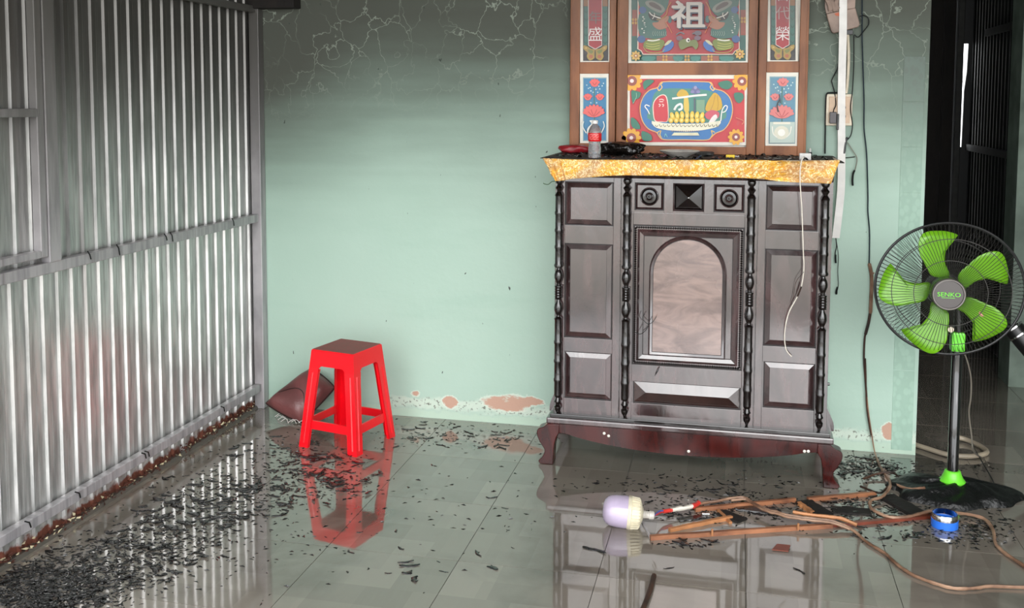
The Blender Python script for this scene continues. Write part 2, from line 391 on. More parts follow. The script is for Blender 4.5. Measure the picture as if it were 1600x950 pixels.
# ================================================================== STRUCTURE
# floor: grout slab with individual ceramic tiles
floor = MB().box(-2.4, 3.0, -3.4, 3.4, -.12, -.004).build('floor', 'grout', kind='structure')
T = .434
tm = MB(); a = T/2-.0007
tm.frame([(-a, -a, 0), (a, -a, 0), (a, a, 0), (-a, a, 0)], [(-a+.0003, -a+.0003, .0035), (a-.0003, -a+.0003, .0035), (a-.0003, a-.0003, .0035), (-a+.0003, a-.0003, .0035)])
tm.add([(-a+.0003, -a+.0003, .0035), (a-.0003, -a+.0003, .0035), (a-.0003, a-.0003, .0035), (-a+.0003, a-.0003, .0035)], [(0, 1, 2, 3)])
tmesh = tm.mesh('tile', M['tile'], Vector((0, 0, 0)))
for i in range(-5, 7):
    for j in range(-11, 8):
        cx = -.388+T*(i+.5); cy = -.02+T*(j+.5)
        if cx > 2.9 or cy < -3.2 or cx < -2.36: continue
        if j > 0 and cx < .5: continue
        o = bpy.data.objects.new('tile', tmesh); COL.objects.link(o); o.parent = floor; o.location = Vector((cx, cy, -.0037))-WL[floor]
MB().box(-9, 9, -14, -3.41, -.12, -.02).build('trim_4', 'yard', kind='structure')
# back wall
wb = MB().box(-2.3, .722, 0, .12, 0, 2.75).build('wall_back', 'wall', kind='structure')
for k, (za, zb) in enumerate([(1.60, 1.43), (1.42, 1.25), (1.243, 1.068), (1.061, .888), (.881, .706), (.70, .53), (.52, .35), (.34, .17), (.165, .02)]):
    MB().box(.628, .708, -.0022, .002, zb-.003, za+.003, .001).build('relief_tile', 'relief', wb)
# left wall: galvanised frame with corrugated sheets
wl = empty('wall_left', (XL, -1.5, 0), kind='structure')
def corrugated(y0, y1, z0, z1, name='corrugated_sheet', x=XL, off=0.0, pitch=.0727, mt='tin', side=1, d=.0092):
    prof = []; y = y0-off
    # flat 0 -> rib: steep face towards the front (-y), crest, back face; a low stiffener between
    while y < y1+pitch:
        for dy, h in ((0, 0), (.0038, d), (.012, d), (.022, 0), (.038, 0), (.0405, d*.10), (.047, d*.10), (.0495, 0)):
            prof.append((y+dy, h))
        y += pitch
    prof = [(max(min(a_, y1), y0), h) for a_, h in prof if y0-.02 <= a_ <= y1+.02]
    mb = MB(); n = len(prof)
    mb.add([(x+side*(h-.014), a_, z0) for a_, h in prof]+[(x+side*(h-.014), a_, z1) for a_, h in prof], [[i, i+1, n+i+1, n+i] for i in range(n-1)])
    o = mb.build(name, mt, wl, fix=False); solid(o, .001, 0); return o
corrugated(-1.45, -.01, .885, 1.835, off=.02)
corrugated(-1.45, -.01, 1.832, 2.75, off=.02)
corrugated(-3.6, -1.44, .89, 2.75, off=.012)
corrugated(-2.0, -.01, .10, .895, off=.045)
corrugated(-3.6, -1.99, .10, .895, off=.045)
corrugated(-3.6, -.01, .010, .105, off=.045)
def rail(name, y0, y1, z, h=.036, d=.03, x=XL, z2=None):
    z2 = z if z2 is None else z2
    mb = MB(); mb.add([(x, y0, z-h/2), (x+d, y0, z-h/2), (x+d, y0, z+h/2), (x, y0, z+h/2), (x, y1, z2-h/2), (x+d, y1, z2-h/2), (x+d, y1, z2+h/2), (x, y1, z2+h/2)],
                      [(0, 1, 2, 3)[::-1], (4, 5, 6, 7), (0, 1, 5, 4), (1, 2, 6, 5), (2, 3, 7, 6), (3, 0, 4, 7)])
    o = mb.build(name, 'rail', wl); b_ = o.modifiers.new('b', 'BEVEL'); b_.width = .0025; b_.segments = 2; return o
rail('middle_rail', -3.6, -.04, .888, .036)
rail('bottom_rail', -3.6, -.04, .100, .034)
rail('top_rail', -1.41, -.04, 1.83, .03)
MB().box(XL-.005, XL+.042, -.052, -.004, 0, 2.74, .003).build('corner_post', 'rail', wl)
MB().box(XL, XL+.034, -1.470, -1.415, .905, 2.74, .003).build('upright', 'rail', wl)
MB().box(XL, XL+.030, -1.504, -1.474, .925, 2.74, .003).build('window_frame', 'rail', wl)
MB().box(XL, XL+.030, -3.2, -1.504, .925, .948, .003).build('window_frame', 'rail', wl)
MB().box(XL, XL+.032, -3.2, -1.506, 1.368, 1.394, .003).build('window_bar', 'rail', wl)
# dark burr marks where the rails were wired to the sheet
for y in (-.30, -.78, -.82, -1.12, -1.28):
    MB().tube([(XL+.030, y, .915), (XL+.036, y+.004, .902), (XL+.034, y+.012, .885+random.uniform(-.01, .01))], .0022, 5).build('wire_tie', 'cable_black', wl)
for y in (-.42, -.98, -1.38, -1.62, -1.0):
    MB().tube([(XL+.028, y, .122), (XL+.037, y+.01, .115), (XL+.034, y+.02, .095)], .0025, 5).build('wire_tie', 'cable_black', wl)
# rust crumbs and pale bits coloured as light leaking in under the sheet
mb = MB(); mp = MB()
for k in range(900):
    y = random.uniform(-2.2, -.05); s = random.uniform(.003, .010); x = XL+random.gauss(.0, .006); z = .006+abs(random.gauss(0, .012))
    (mb if random.random() < .8 else mp).add([(x+random.uniform(-s, s), y+random.uniform(-s, s)*1.5, z+random.uniform(-s, s)) for _ in range(4)], [(0, 1, 2), (0, 2, 3), (0, 3, 1), (1, 3, 2)])
mb.build('rust_crust', 'rust', wl, kind='stuff'); mp.build('leak_light_bits', 'leak_light', wl, kind='stuff')
MB().prism([(XL-.03, -3.6, 0), (XL+.012, -3.6, 0), (XL+.006, -3.6, .012), (XL-.03, -3.6, .012)], (0, 3.58, 0)).build('sill_strip', 'grout', wl)
# rusty burnt purlin at the top of the corner
MB().box(XL-.1, -1.93, -.075, -.002, 1.832, 1.95, .004).build('trim_1', 'soot_wood', kind='structure')
# ceiling
MB().box(-2.4, 3.1, -3.6, 3.4, 2.76, 2.82).build('ceiling', 'roof', kind='structure')
# right wall of the front room
MB().box(2.9, 3.0, -2.8, 3.4, 0, 2.76).build('wall_right', 'wallside', kind='structure')
# back room
def px_x(px, y, py=300): return at(px, py, y=y).x
YB = 2.7
bw = empty('wall_far', (1, YB, 0), kind='structure')
MB().box(.2, px_x(1502, YB, 150)-.42, YB, YB+.05, 0, 2.76).build('charred_board', 'soot_wood', bw)
xp = px_x(1502, YB, 150)
for (a_, b_) in ((xp-.41, xp-.25), (xp-.245, xp-.13), (xp-.125, xp-.055)):
    MB().box(a_, b_, YB-.04-random.uniform(0, .04), YB+.02, 0, 2.76, .005).build('charred_board', 'soot_wood', bw)
MB().box(xp-.05, xp-.012, YB-.09, YB+.02, 0, 2.76, .004).build('charred_post', 'soot_rail', bw)
XR = 1.45
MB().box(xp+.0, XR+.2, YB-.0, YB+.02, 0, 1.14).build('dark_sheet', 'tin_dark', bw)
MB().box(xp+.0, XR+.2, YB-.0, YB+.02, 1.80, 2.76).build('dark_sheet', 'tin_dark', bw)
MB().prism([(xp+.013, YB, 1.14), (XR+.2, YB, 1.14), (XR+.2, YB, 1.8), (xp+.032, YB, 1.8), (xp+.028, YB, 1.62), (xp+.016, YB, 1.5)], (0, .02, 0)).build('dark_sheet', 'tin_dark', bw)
br = empty('wall_side', (XR, 2, 0), kind='structure')
prof = []; y = 1.38
mb = MB(); n = 0
while y < YB-.01: prof += [(y, 0), (y+.01, .012), (y+.025, .012), (y+.035, 0)]; y += .075
n = len(prof)
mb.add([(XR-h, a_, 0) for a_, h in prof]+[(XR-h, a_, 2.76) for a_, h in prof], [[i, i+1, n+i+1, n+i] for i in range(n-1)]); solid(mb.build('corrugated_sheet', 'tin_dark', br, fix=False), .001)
MB().box(XR-.03, XR, 1.36, 2.8, 1.12, 1.16).build('side_rail', 'soot_rail', br)
MB().box(XR-.03, XR, 1.36, 2.3, 1.82, 1.86).build('side_rail', 'soot_rail', br)
wg = at(1584, 400, y=1.15)
MB().box(wg.x, 3.0, 1.15, 1.36, 0, 2.76).build('wall_inner', 'wallside', kind='structure')
MB().box(-.5, .4, .12, 3.2, 0, 2.76).build('wall_partition', 'wallside', kind='structure')

# ================================================================== ALTAR CABINET
YF = -.40
cab = empty('altar_cabinet', (-.18, -.2, 0), 'dark lacquered altar cabinet with turned columns and an arched door, against the green wall', 'cabinet')
bays = []
L = [(-.654, -.468)]; 
openings = [(-.654, -.467, .943, 1.113), (-.654, -.467, .500, .872), (-.652, -.465, .257, .444),
            (.103, .290, .947, 1.116), (.104, .294, .510, .877), (.108, .294, .274, .450)]
squares = [(-.384, -.273, 1.009, 1.115), (-.239, -.123, 1.009, 1.115), (-.088, .025, 1.009, 1.115)]
door = (-.388, .028, .408, .953); drawer = (-.382, .026, .256, .342)
MB().box(-.690, .338, YF+.016, -.03, .20, 1.13).build('body', 'lacquer', cab)
ff = MB()
def holed(x0, x1, z0, z1, holes):
    """face plate x0..x1, z0..z1 with a vertical run of holes (full inner width given)"""
    hs = sorted(holes, key=lambda h: h[2]); hx0 = min(h[0] for h in hs); hx1 = max(h[1] for h in hs)
    ff.box(x0, hx0, YF, YF+.02, z0, z1, .0015); ff.box(hx1, x1, YF, YF+.02, z0, z1, .0015)
    z = z0
    for h in hs: ff.box(hx0, hx1, YF+.0005, YF+.02, z, h[2], .001); z = h[3]
    ff.box(hx0, hx1, YF+.0005, YF+.02, z, z1, .001)
holed(-.692, -.437, .198, 1.14, openings[:3]); holed(.075, .340, .198, 1.14, openings[3:])
holed(-.434, .072, .198, 1.0, [door, drawer])
ff.box(-.434, -.384, YF, YF+.02, 1.0, 1.14, .001); ff.box(-.273, -.239, YF, YF+.02, 1.0, 1.14, .001); ff.box(-.123, -.088, YF, YF+.02, 1.0, 1.14, .001); ff.box(.025, .072, YF, YF+.02, 1.0, 1.14, .001)
for q in squares: ff.box(q[0], q[1], YF+.0005, YF+.02, 1.115, 1.14); ff.box(q[0], q[1], YF+.0005, YF+.02, 1.0, 1.009)
ff.build('face_frame', 'lacquer', cab)
def rect(x0, x1, z0, z1, y): return [Vector((x0, y, z0)), Vector((x1, y, z0)), Vector((x1, y, z1)), Vector((x0, y, z1))]
def raised(q, bev, mt='lacquer', name='raised_panel', top=YF+.002, low=YF+.009, rim=.004, inner=None, parent=cab):
    x0, x1, z0, z1 = q; mb = MB()
    a_ = rect(x0+rim, x1-rim, z0+rim, z1-rim, low); b_ = rect(x0+rim+bev, x1-rim-bev, z0+rim+bev, z1-rim-bev, top)
    mb.frame(a_, b_); c_ = rect(x0+rim+bev+.001, x1-rim-bev-.001, z0+rim+bev+.001, z1-rim-bev-.001, top+.002)
    mb.frame(b_, c_); mb.add(c_, [(0, 1, 2, 3)])
    mb.frame([p+Vector((0, .003, 0)) for p in a_], a_)
    return mb.build(name, mt, parent, fix=False)
for q in openings: raised(q, .018)
for q in openings+squares+[drawer]:   # dark recess behind each panel
    MB().box(q[0], q[1], YF+.0135, YF+.0155, q[2], q[3]).build('panel_recess', 'groove', cab)
for i, q in enumerate(squares):
    cx, cz = (q[0]+q[1])/2, (q[2]+q[3])/2
    if i == 1:
        mb = MB(); x0, x1, z0, z1 = q[0]+.006, q[1]-.006, q[2]+.006, q[3]-.006
        mb.add(rect(x0, x1, z0, z1, YF+.010)+[Vector((cx, YF-.016, cz))], [(0, 1, 4), (1, 2, 4), (2, 3, 4), (3, 0, 4)]); mb.build('pyramid_block', 'lacquer_black', cab, 'black pointed pyramid block')
        mb = MB(); mb.frame(rect(*[q[0]+.001, q[1]-.001, q[2]+.001, q[3]-.001], YF-.002), rect(q[0]+.005, q[1]-.005, q[2]+.005, q[3]-.005, YF+.002)); mb.build('moulding', 'lacquer', cab, fix=False)
        MB().lathe((cx, YF-.0175, cz), [(.0001, -.001), (.0022, 0), (.0018, .002), (.0001, .003)], (0, 1, 0), 10).build('tip', 'chrome', cab)
    else:
        p = raised(q, .006, name='square_panel')
        mb = MB().lathe((cx, YF+.002, cz), [(.001, .0), (.034, 0), (.035, .004), (.032, .008), (.029, .005), (.025, .0), (.016, .001), (.014, .008), (.011, .010), (.008, .006), (.005, .006), (.004, .011), (.0001, .013)], (0, -1, 0), 32)
        mb.build('roundel', 'lacquer_black', p, 'round black turned roundel')
        MB().tube([(cx+.033*math.cos(t*math.pi/16), YF-.0055, cz+.033*math.sin(t*math.pi/16)) for t in range(32)], .0022, 6, closed=True).build('roundel_ring', 'lacquer', p)
        MB().tube([(cx+.0125*math.cos(t*math.pi/12), YF-.0085, cz+.0125*math.sin(t*math.pi/12)) for t in range(24)], .0022, 6, closed=True).build('roundel_ring', 'lacquer', p)
# drawer front: wide faceted block
x0, x1, z0, z1 = drawer
mb = MB(); lo4 = rect(x0+.004, x1-.004, z0+.004, z1-.004, YF+.012); ms = [(x0+.050, YF+.001, z0+.044), (x1-.046, YF+.001, z0+.044)]
mb.add(lo4+[Vector(p) for p in ms], [(0, 1, 5, 4), (1, 2, 5), (2, 3, 4, 5), (3, 0, 4)])
mb.build('drawer', 'lacquer_dark', cab, 'faceted drawer front with a long middle ridge', fix=True)
# door
dr = MB().box(door[0]+.006, door[1]-.006, YF+.0, YF+.015, door[2]+.006, door[3]-.006, .001).build('door', 'lacquer', cab)
bd = MB(); x0, x1, z0, z1 = door; e = .010; s = .0085
def beadrow(p, q):
    n = int((Vector(q)-Vector(p)).length/s)
    for k in range(n):
        c = Vector(p).lerp(Vector(q), (k+.5)/n); r = .0050
        bd.add([c+Vector(v) for v in ((r, 0, 0), (-r, 0, 0), (0, -r, 0), (0, r, 0), (0, 0, r), (0, 0, -r))], [(0, 2, 4), (2, 1, 4), (1, 3, 4), (3, 0, 4), (2, 0, 5), (1, 2, 5), (3, 1, 5), (0, 3, 5)])
for p, q in (((x0+e, YF-.003, z0+e), (x1-e, YF-.003, z0+e)), ((x1-e, YF-.003, z0+e), (x1-e, YF-.003, z1-e)), ((x1-e, YF-.003, z1-e), (x0+e, YF-.003, z1-e)), ((x0+e, YF-.003, z1-e), (x0+e, YF-.003, z0+e))): beadrow(p, q)
bd.build('beading', 'lacquer_black', dr, 'black beaded edging')
mb = MB(); mb.frame(rect(x0, x1, z0, z1, YF-.001), rect(x0+.005, x1-.005, z0+.005, z1-.005, YF-.001)); mb.build('moulding', 'groove', dr, fix=False)
# door mouldings: stepped rectangles
def step(q, ya, yb, wd, mt='lacquer', nm='moulding'):
    mb = MB(); a_ = rect(q[0], q[1], q[2], q[3], ya); m1 = rect(q[0]+wd*.4, q[1]-wd*.4, q[2]+wd*.4, q[3]-wd*.4, yb); b_ = rect(q[0]+wd, q[1]-wd, q[2]+wd, q[3]-wd, ya)
    mb.frame(a_, m1); mb.frame(m1, b_); return mb.build(nm, mt, dr, fix=False)
step((x0+.017, x1-.017, z0+.017, z1-.017), YF-.0005, YF-.006, .024)
mb = MB(); mb.frame(rect(x0+.041, x1-.041, z0+.041, z1-.041, YF-.0015), rect(x0+.0435, x1-.0435, z0+.0435, z1-.0435, YF-.0015)); mb.build('moulding', 'groove', dr, fix=False)
# arch
def arch(x0, x1, zb, zt, y, n=20):
    r = (x1-x0)/2; cx = (x0+x1)/2; return [Vector((x0, y, zb))]+[Vector((cx-r*math.cos(math.pi*k/n), y, (zt-r)+r*math.sin(math.pi*k/n))) for k in range(n+1)]+[Vector((x1, y, zb))]
ax0, ax1, azb, azt = -.325, -.034, .448, .917
mb = MB(); A0 = arch(ax0, ax1, azb, azt, YF-.001); A1 = arch(ax0+.006, ax1-.006, azb+.006, azt-.006, YF-.007); A2 = arch(ax0+.014, ax1-.014, azb+.014, azt-.014, YF-.003)
mb.frame(A0, A1); mb.frame(A1, A2); mb.smooth = True; mb.build('arch_moulding', 'lacquer', dr, fix=False)
mb = MB(); mb.frame(A2, arch(ax0+.0165, ax1-.0165, azb+.0165, azt-.0165, YF-.0032)); mb.build('arch_groove', 'groove', dr, fix=False)
mb = MB(); mb.prism(arch(ax0+.0165, ax1-.0165, azb+.0165, azt-.0165, YF-.004), (0, .004, 0)); mb.build('arch_panel', 'lacquer_lightened', dr, 'arched panel of figured glossy wood, its colour lightened for the bright reflection')
# turned columns
colp = [(278, 8), (280, 14), (283, 16), (287, 13), (289, 7), (291, 9), (294, 16), (298, 10), (300, 8), (303, 14), (306, 17.2), (308, 15), (330, 15), (332, 17.2), (335, 17.2), (337, 15), (357, 15), (359, 17.2), (362, 17.2), (364, 15), (383, 15), (385, 17.2), (388, 17.2), (390, 15), (412, 15), (415, 19), (418, 17), (420, 8), (422, 9), (425, 14), (430, 17.2), (435, 17.2), (441, 12), (444, 8), (446, 8), (447, 16)]
for k in range(5): colp += [(449+k*4, 16), (451+k*4, 14)]
colp += [(468, 16), (469, 8), (472, 9), (476, 15), (481, 17.2), (486, 17), (491, 12), (494, 8), (496, 9), (499, 17.2), (502, 15), (533, 15), (535, 17.2), (538, 17.2), (540, 15), (563, 15), (565, 17.2), (568, 17.2), (570, 15), (593, 15), (595, 17.2), (598, 17.2), (600, 15), (620, 15), (623, 14), (625, 8), (628, 11), (631, 15), (634, 9), (636, 8), (639, 14), (643, 13), (648, 6), (653, 3)]
for cx, dz in ((-.674, -.004), (-.411, 0), (.050, .003), (.312, .004)):
    mb = MB().lathe((cx, YF-.0165, 0), [(r/1000*.98, 1.134-(y_-278)*.0025+dz) for y_, r in colp], n=20)
    mb.build('turned_column', 'lacquer_black', cab)
# stepped base moulding, apron and legs
MB().box(-.702, .352, YF-.030, -.02, .185, .200, .003).build('base_moulding', 'lacquer_black', cab)
MB().box(-.715, .364, YF-.042, -.015, .162, .187, .006).build('base_moulding', 'lacquer', cab)
def apron_z(t): return .128-.052*math.sin(math.pi*min(max((t-.06)/.88, 0), 1))**.7
n = 30; ax, bx = -.70, .335
pts = [(ax, YF-.036, .164), (bx, YF-.036, .164)]+[(bx+(ax-bx)*k/n, YF-.036, apron_z(k/n)) for k in range(n+1)]
MB().prism(pts[:2]+pts[2:], (0, .022, 0)).build('apron', 'lacquer_red', cab)
for sx, xx in ((-1, -.70), (1, .352)):
    MB().box(min(xx, xx-sx*.02), max(xx, xx-sx*.02), YF, -.03, .10, .164, .002).build('side_apron', 'lacquer_red', cab)
def leg(xo, s, y0, dy):
    o_ = spline([(xo, 0, .164), (xo+s*.016, 0, .150), (xo+s*.040, 0, .138), (xo+s*.042, 0, .112), (xo+s*.026, 0, .080), (xo+s*.012, 0, .055), (xo+s*.020, 0, .030), (xo+s*.036, 0, .012), (xo+s*.030, 0, .0)], 4)
    i_ = spline([(xo-s*.022, 0, .0), (xo-s*.022, 0, .015), (xo-s*.024, 0, .045), (xo-s*.026, 0, .075), (xo-s*.034, 0, .110), (xo-s*.045, 0, .130), (xo-s*.045, 0, .164)], 3)
    pts = [(p.x, y0, p.z) for p in o_+i_]
    b = MB(); b.smooth = True; b.prism(pts, (0, dy, 0)); o = b.build('leg', 'lacquer_red', cab); md = o.modifiers.new('b', 'BEVEL'); md.width = .004; md.segments = 2; md.limit_method = 'ANGLE'
for xo, s in ((-.708, -1), (.352, 1)):
    leg(xo, s, YF-.046, .06); leg(xo, s, -.07, .05)
for s, xx in ((-1, -.692), (1, .340)):
    o_ = spline([(xx, 0, .31), (xx+s*.004, 0, .27), (xx+s*.020, 0, .235), (xx+s*.034, 0, .20), (xx+s*.036, 0, .17)], 4)
    MB().prism([(p.x, -.30, p.z) for p in o_]+[(xx-s*.01, -.30, .17), (xx-s*.01, -.30, .31)], (0, .26, 0)).build('side_bracket', 'lacquer', cab)
# top: cove and slab
mb = MB(); cv = [(0, 1.13), (.006, 1.145), (.02, 1.165), (.035, 1.18)]
rings = [[Vector((-.692-d*.5, YF-d*1.6, z)), Vector((.340, YF-d*1.6, z)), Vector((.340, -.012, z)), Vector((-.692-d*.5, -.012, z))] for d, z in cv]
for a_, b_ in zip(rings, rings[1:]): mb.frame(a_, b_)
mb.build('cove_moulding', 'lacquer', cab, fix=False)
MB().box(-.712, .344, YF-.075, -.004, 1.180, 1.202, .002).build('top_board', 'lacquer', cab)
# white worn marks on the apron
for px, py in ((944, 677), (951, 681), (1076, 705), (1257, 705), (1263, 705)):
    p = at(px, py, y=YF-.037); MB().lathe(p, [(.0001, 0), (.006, .001), (.004, .003), (.0001, .0035)], (0, -1, 0), 7).build('paint_drip', 'mat_white', cab)

# cloth on the top
cl = empty('altar_cloth', (-.18, -.25, 1.204), 'gold brocade cloth with a sooty top, its front edge hanging over the altar cabinet', 'cloth')
def topc(u, v):
    x = -.736+u*1.104; y = -.484+v*.470
    return Vector((x, y, 1.2055+.0015*math.sin(u*40)*math.sin(v*9)))
solid(MB().grid(topc, 60, 20).build('cloth_top', 'soot_cloth', cl, 'soot-blackened top of the cloth'), .002, 1)
tops = [(849, 247), (870, 248), (893, 249), (1000, 250), (1180, 250), (1206, 251), (1260, 251), (1312, 250)]
bots = [(868, 283), (880, 282), (900, 279), (978, 274), (1120, 277), (1180, 279), (1225, 284), (1297, 287)]
tp = spline([at(x, y, y=-.485) for x, y in tops], 10); bt = spline([at(x, y, y=-.489) for x, y in bots], 10)
def drop(u, v):
    i = u*(len(tp)-1); k = min(int(i), len(tp)-2); f = i-k
    a_ = tp[k].lerp(tp[k+1], f); b_ = bt[k].lerp(bt[k+1], f); p = a_.lerp(b_, v)
    fold = .004*math.sin(u*55+v*2)*v+.002*math.sin(u*130)
    if u > .70: t = (u-.70)/.30; fold += .009*math.sin(v*13-(4*(t-.5)**2)*5)*math.sin(math.pi*min(t*1.3, 1))
    if u < .14: fold += .006*math.sin(v*11+u*60)*(1-u/.14)
    p.y -= fold+.004*math.sin(v*math.pi); return p
solid(MB().grid(drop, 150, 16).build('cloth_drop', 'brocade', cl, 'shiny gold hanging edge'), .002, 1)
for s, e in ((0, tp), (1, tp)):
    e0 = tp[0] if s == 0 else tp[-1]; b0 = bt[0] if s == 0 else bt[-1]; back = Vector((e0.x-(.012 if s == 0 else -.008), -.02, 1.2055)); bb = Vector((b0.x+(.02 if s == 0 else .01), -.02, b0.z+.01))
    def sd(u, v):
        p = e0.lerp(back, u).lerp(b0.lerp(bb, u), v); p.x += (.004*math.sin(u*30)*v)*(1 if s else -1); return p
    solid(MB().grid(sd, 30, 8).build('cloth_side', 'brocade', cl), .002, 1)

# ================================================================== ALTAR PICTURE FRAME
YP = -.045
af = empty('altar_picture_frame', (-.22, -.02, 1.207), 'three-part brown wooden altar screen holding painted glass panels, above the cabinet', 'picture frame')
def bd_(px0, px1): return None
secs = [(-.698, -.506), (-.502, .0645), (.0685, .262)]
winds = [[(905, 951, 115, 224), (908, 951, -60, 97)], [(980, 1167, 117, 229), (984, 1169, -60, 98)], [(1197, 1247, 113, 228), (1199, 1250, -60, 96)]]
SEC = []
ZT = 2.25
for (x0, x1), ws in zip(secs, winds):
    hol = []
    for (a_, b_, c_, d_) in ws:
        p = at((a_+b_)/2, d_, y=YP); q = at((a_+b_)/2, c_, y=YP); l_ = at(a_, (max(c_, 0)+d_)/2, y=YP).x; r_ = at(b_, (max(c_, 0)+d_)/2, y=YP).x
        hol.append((l_, r_, p.z, min(q.z, 2.02)))
    hx0 = min(h[0] for h in hol); hx1 = max(h[1] for h in hol)
    fm = MB(); fm.box(x0, hx0, YP, -.006, 1.2075, ZT, .003); fm.box(hx1, x1, YP, -.006, 1.2075, ZT, .003)
    z = 1.2075
    for h in sorted(hol, key=lambda h: h[2]): fm.box(hx0, hx1, YP+.001, -.006, z, h[2], .002); z = h[3]
    fm.box(hx0, hx1, YP+.001, -.006, z, ZT, .002)
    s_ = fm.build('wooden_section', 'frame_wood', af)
    MB().box(hx0, hx1, -.022, -.008, 1.22, ZT-.02).build('backing', 'mat_white', s_)
    # raised mitre beads on the frame
    for xx in (x0+.006, x1-.006): MB().box(xx-.0025, xx+.0025, YP-.003, YP, 1.2075, ZT, .001).build('bead_strip', 'frame_wood', s_)
    SEC.append((s_, hol))
# painted glass: flat print built as thin coloured shapes
YA = YP+.008
class Art:
    def __init__(s, f, y=YA): s.m = MB(); s.f = f; s.k = 0; s.y = y; s.m.c = []
    def P(s, x, y): px, py = s.f(x, y); p = at(px, py, y=s.y); return Vector((p.x, s.y-s.k*.00025, p.z))
    def poly(s, pts, c, smooth=0):
        if smooth: q = spline_closed([(x, y, 0) for x, y in pts], smooth); pts = [(a.x, a.y) for a in q]
        s.k += 1; s.m.add([s.P(*p) for p in pts], [list(range(len(pts)))], lin(c))
    def ell(s, cx, cy, rx, ry, c, n=20, rot=0):
        cr, sr = math.cos(rot), math.sin(rot)
        s.poly([(cx+rx*math.cos(t)*cr-ry*math.sin(t)*sr, cy+rx*math.cos(t)*sr+ry*math.sin(t)*cr) for t in [2*math.pi*k/n for k in range(n)]], c)
    def rec(s, x0, y0, x1, y1, c): s.poly([(x0, y0), (x1, y0), (x1, y1), (x0, y1)], c)
    def line(s, pts, wd, c, closed=False, k=6):
        q = [(a.x, a.y) for a in (spline_closed([(x, y, 0) for x, y in pts], k) if closed else spline([(x, y, 0) for x, y in pts], k))]
        s.k += 1; L_, R_ = [], []; n = len(q)
        for i in range(n):
            a = q[i-1] if closed else q[max(i-1, 0)]; b = q[(i+1) % n] if closed else q[min(i+1, n-1)]
            dx, dy = b[0]-a[0], b[1]-a[1]; l = math.hypot(dx, dy) or 1; nx, ny = -dy/l*wd/2, dx/l*wd/2
            L_.append(s.P(q[i][0]+nx, q[i][1]+ny)); R_.append(s.P(q[i][0]-nx, q[i][1]-ny))
        fs = [[i, (i+1) % n, n+(i+1) % n, n+i] for i in range(n if closed else n-1)]
        s.m.add(L_+R_, fs, lin(c))
    def flower(s, cx, cy, r, c, cc, n=8, rc=.4, ph=0):
        for k in range(n): t = ph+2*math.pi*k/n; s.ell(cx+r*.62*math.cos(t), cy+r*.62*math.sin(t), r*.42, r*.26, c, 10, t)
        s.ell(cx, cy, r*rc, r*rc, cc, 12)
    def glyph(s, ch, cx, cy, size, c, squash=1.0):
        vs, fs = text_faces(ch, size, 0); s.k += 1
        s.m.add([s.P(cx+v.x, cy-v.y*squash) for v in vs], fs, lin(c))
    def done(s, name, parent, label): return s.m.build(name, 'print', parent, label, fix=False)
# ---- centre bottom
s_, hol = SEC[1]
A = Art(lambda x, y: (975+x/7.6, 110+y/7.6))
A.rec(30, 45, 1468, 890, '#e9e4d6'); A.rec(70, 100, 1432, 852, '#cf2f35')
for (x, y, r) in ((95, 125, 120), (1400, 130, 110), (90, 800, 115), (1330, 790, 95)):
    A.flower(x, y, r, '#f0ad2a', '#9c4a3c', 10, .5); A.ell(x, y, r*.2, r*.2, '#f5e2dc', 10)
for pts in ([(230, 150), (280, 110), (360, 120), (330, 160), (280, 200), (245, 230)], [(90, 250), (150, 245), (205, 270), (180, 330), (130, 350), (110, 405)], [(90, 560), (140, 580), (185, 640), (195, 695), (130, 690), (90, 650)], [(215, 720), (320, 760), (330, 830), (230, 830)], [(1120, 150), (1230, 120), (1290, 170), (1240, 225), (1160, 210)], [(1310, 270), (1400, 270), (1420, 330), (1370, 390), (1320, 350)]):
    A.poly(pts, '#2f7a62', 3); 
A.line([(150, 265), (150, 320), (115, 390)], 6, '#8fc2a6'); A.line([(1330, 560), (1420, 600), (1400, 640)], 10, '#e07a5a')
medallion = [(195, 450), (225, 330), (300, 240), (400, 205), (430, 160), (480, 135), (740, 132), (1000, 138), (1050, 165), (1070, 215), (1180, 250), (1260, 330), (1290, 460), (1260, 600), (1190, 700), (1090, 745), (1040, 790), (980, 825), (720, 822), (480, 820), (420, 780), (390, 735), (290, 690), (220, 590)]
A.poly(medallion, '#2f78b8', 4)
A.poly([(400, 240), (700, 215), (1040, 250), (1170, 400), (1150, 600), (340, 600), (330, 420)], '#4b8f80', 4)
A.line(medallion, 11, '#f0b26a', True, 4)
for sx, dx in ((1, 0), (-1, 1480)):
    A.line([(dx+sx*400, 205), (dx+sx*420, 240), (dx+sx*455, 200), (dx+sx*440, 170), (dx+sx*460, 145)], 12, '#f2c070')
    A.line([(dx+sx*400, 735), (dx+sx*440, 715), (dx+sx*430, 760), (dx+sx*450, 800)], 10, '#f2c040')
A.poly([(470, 285), (515, 320), (532, 450), (528, 600), (450, 612), (368, 600), (345, 480), (352, 380), (405, 310)], '#f4d9c8', 3)
A.poly([(470, 295), (505, 330), (522, 450), (518, 595), (450, 605), (376, 592), (356, 480), (362, 385), (410, 320)], '#d2323c', 3)
for q in ([(420, 350), (450, 342), (478, 355)], [(415, 400), (435, 410), (420, 432)], [(455, 400), (475, 410), (462, 432)], [(425, 370), (470, 372)]): A.line(q, 11, '#f3c9c2')
A.poly([(690, 225), (745, 245), (770, 300), (700, 330), (630, 300), (650, 250)], '#d9b032', 3); A.poly([(715, 330), (765, 330), (775, 480), (740, 500), (715, 470)], '#e2c254', 2)
A.ell(850, 240, 50, 40, '#6b6a9a'); A.ell(850, 205, 20, 20, '#9b9ac4'); A.ell(815, 255, 24, 18, '#8584b0'); A.ell(885, 255, 24, 18, '#8584b0')
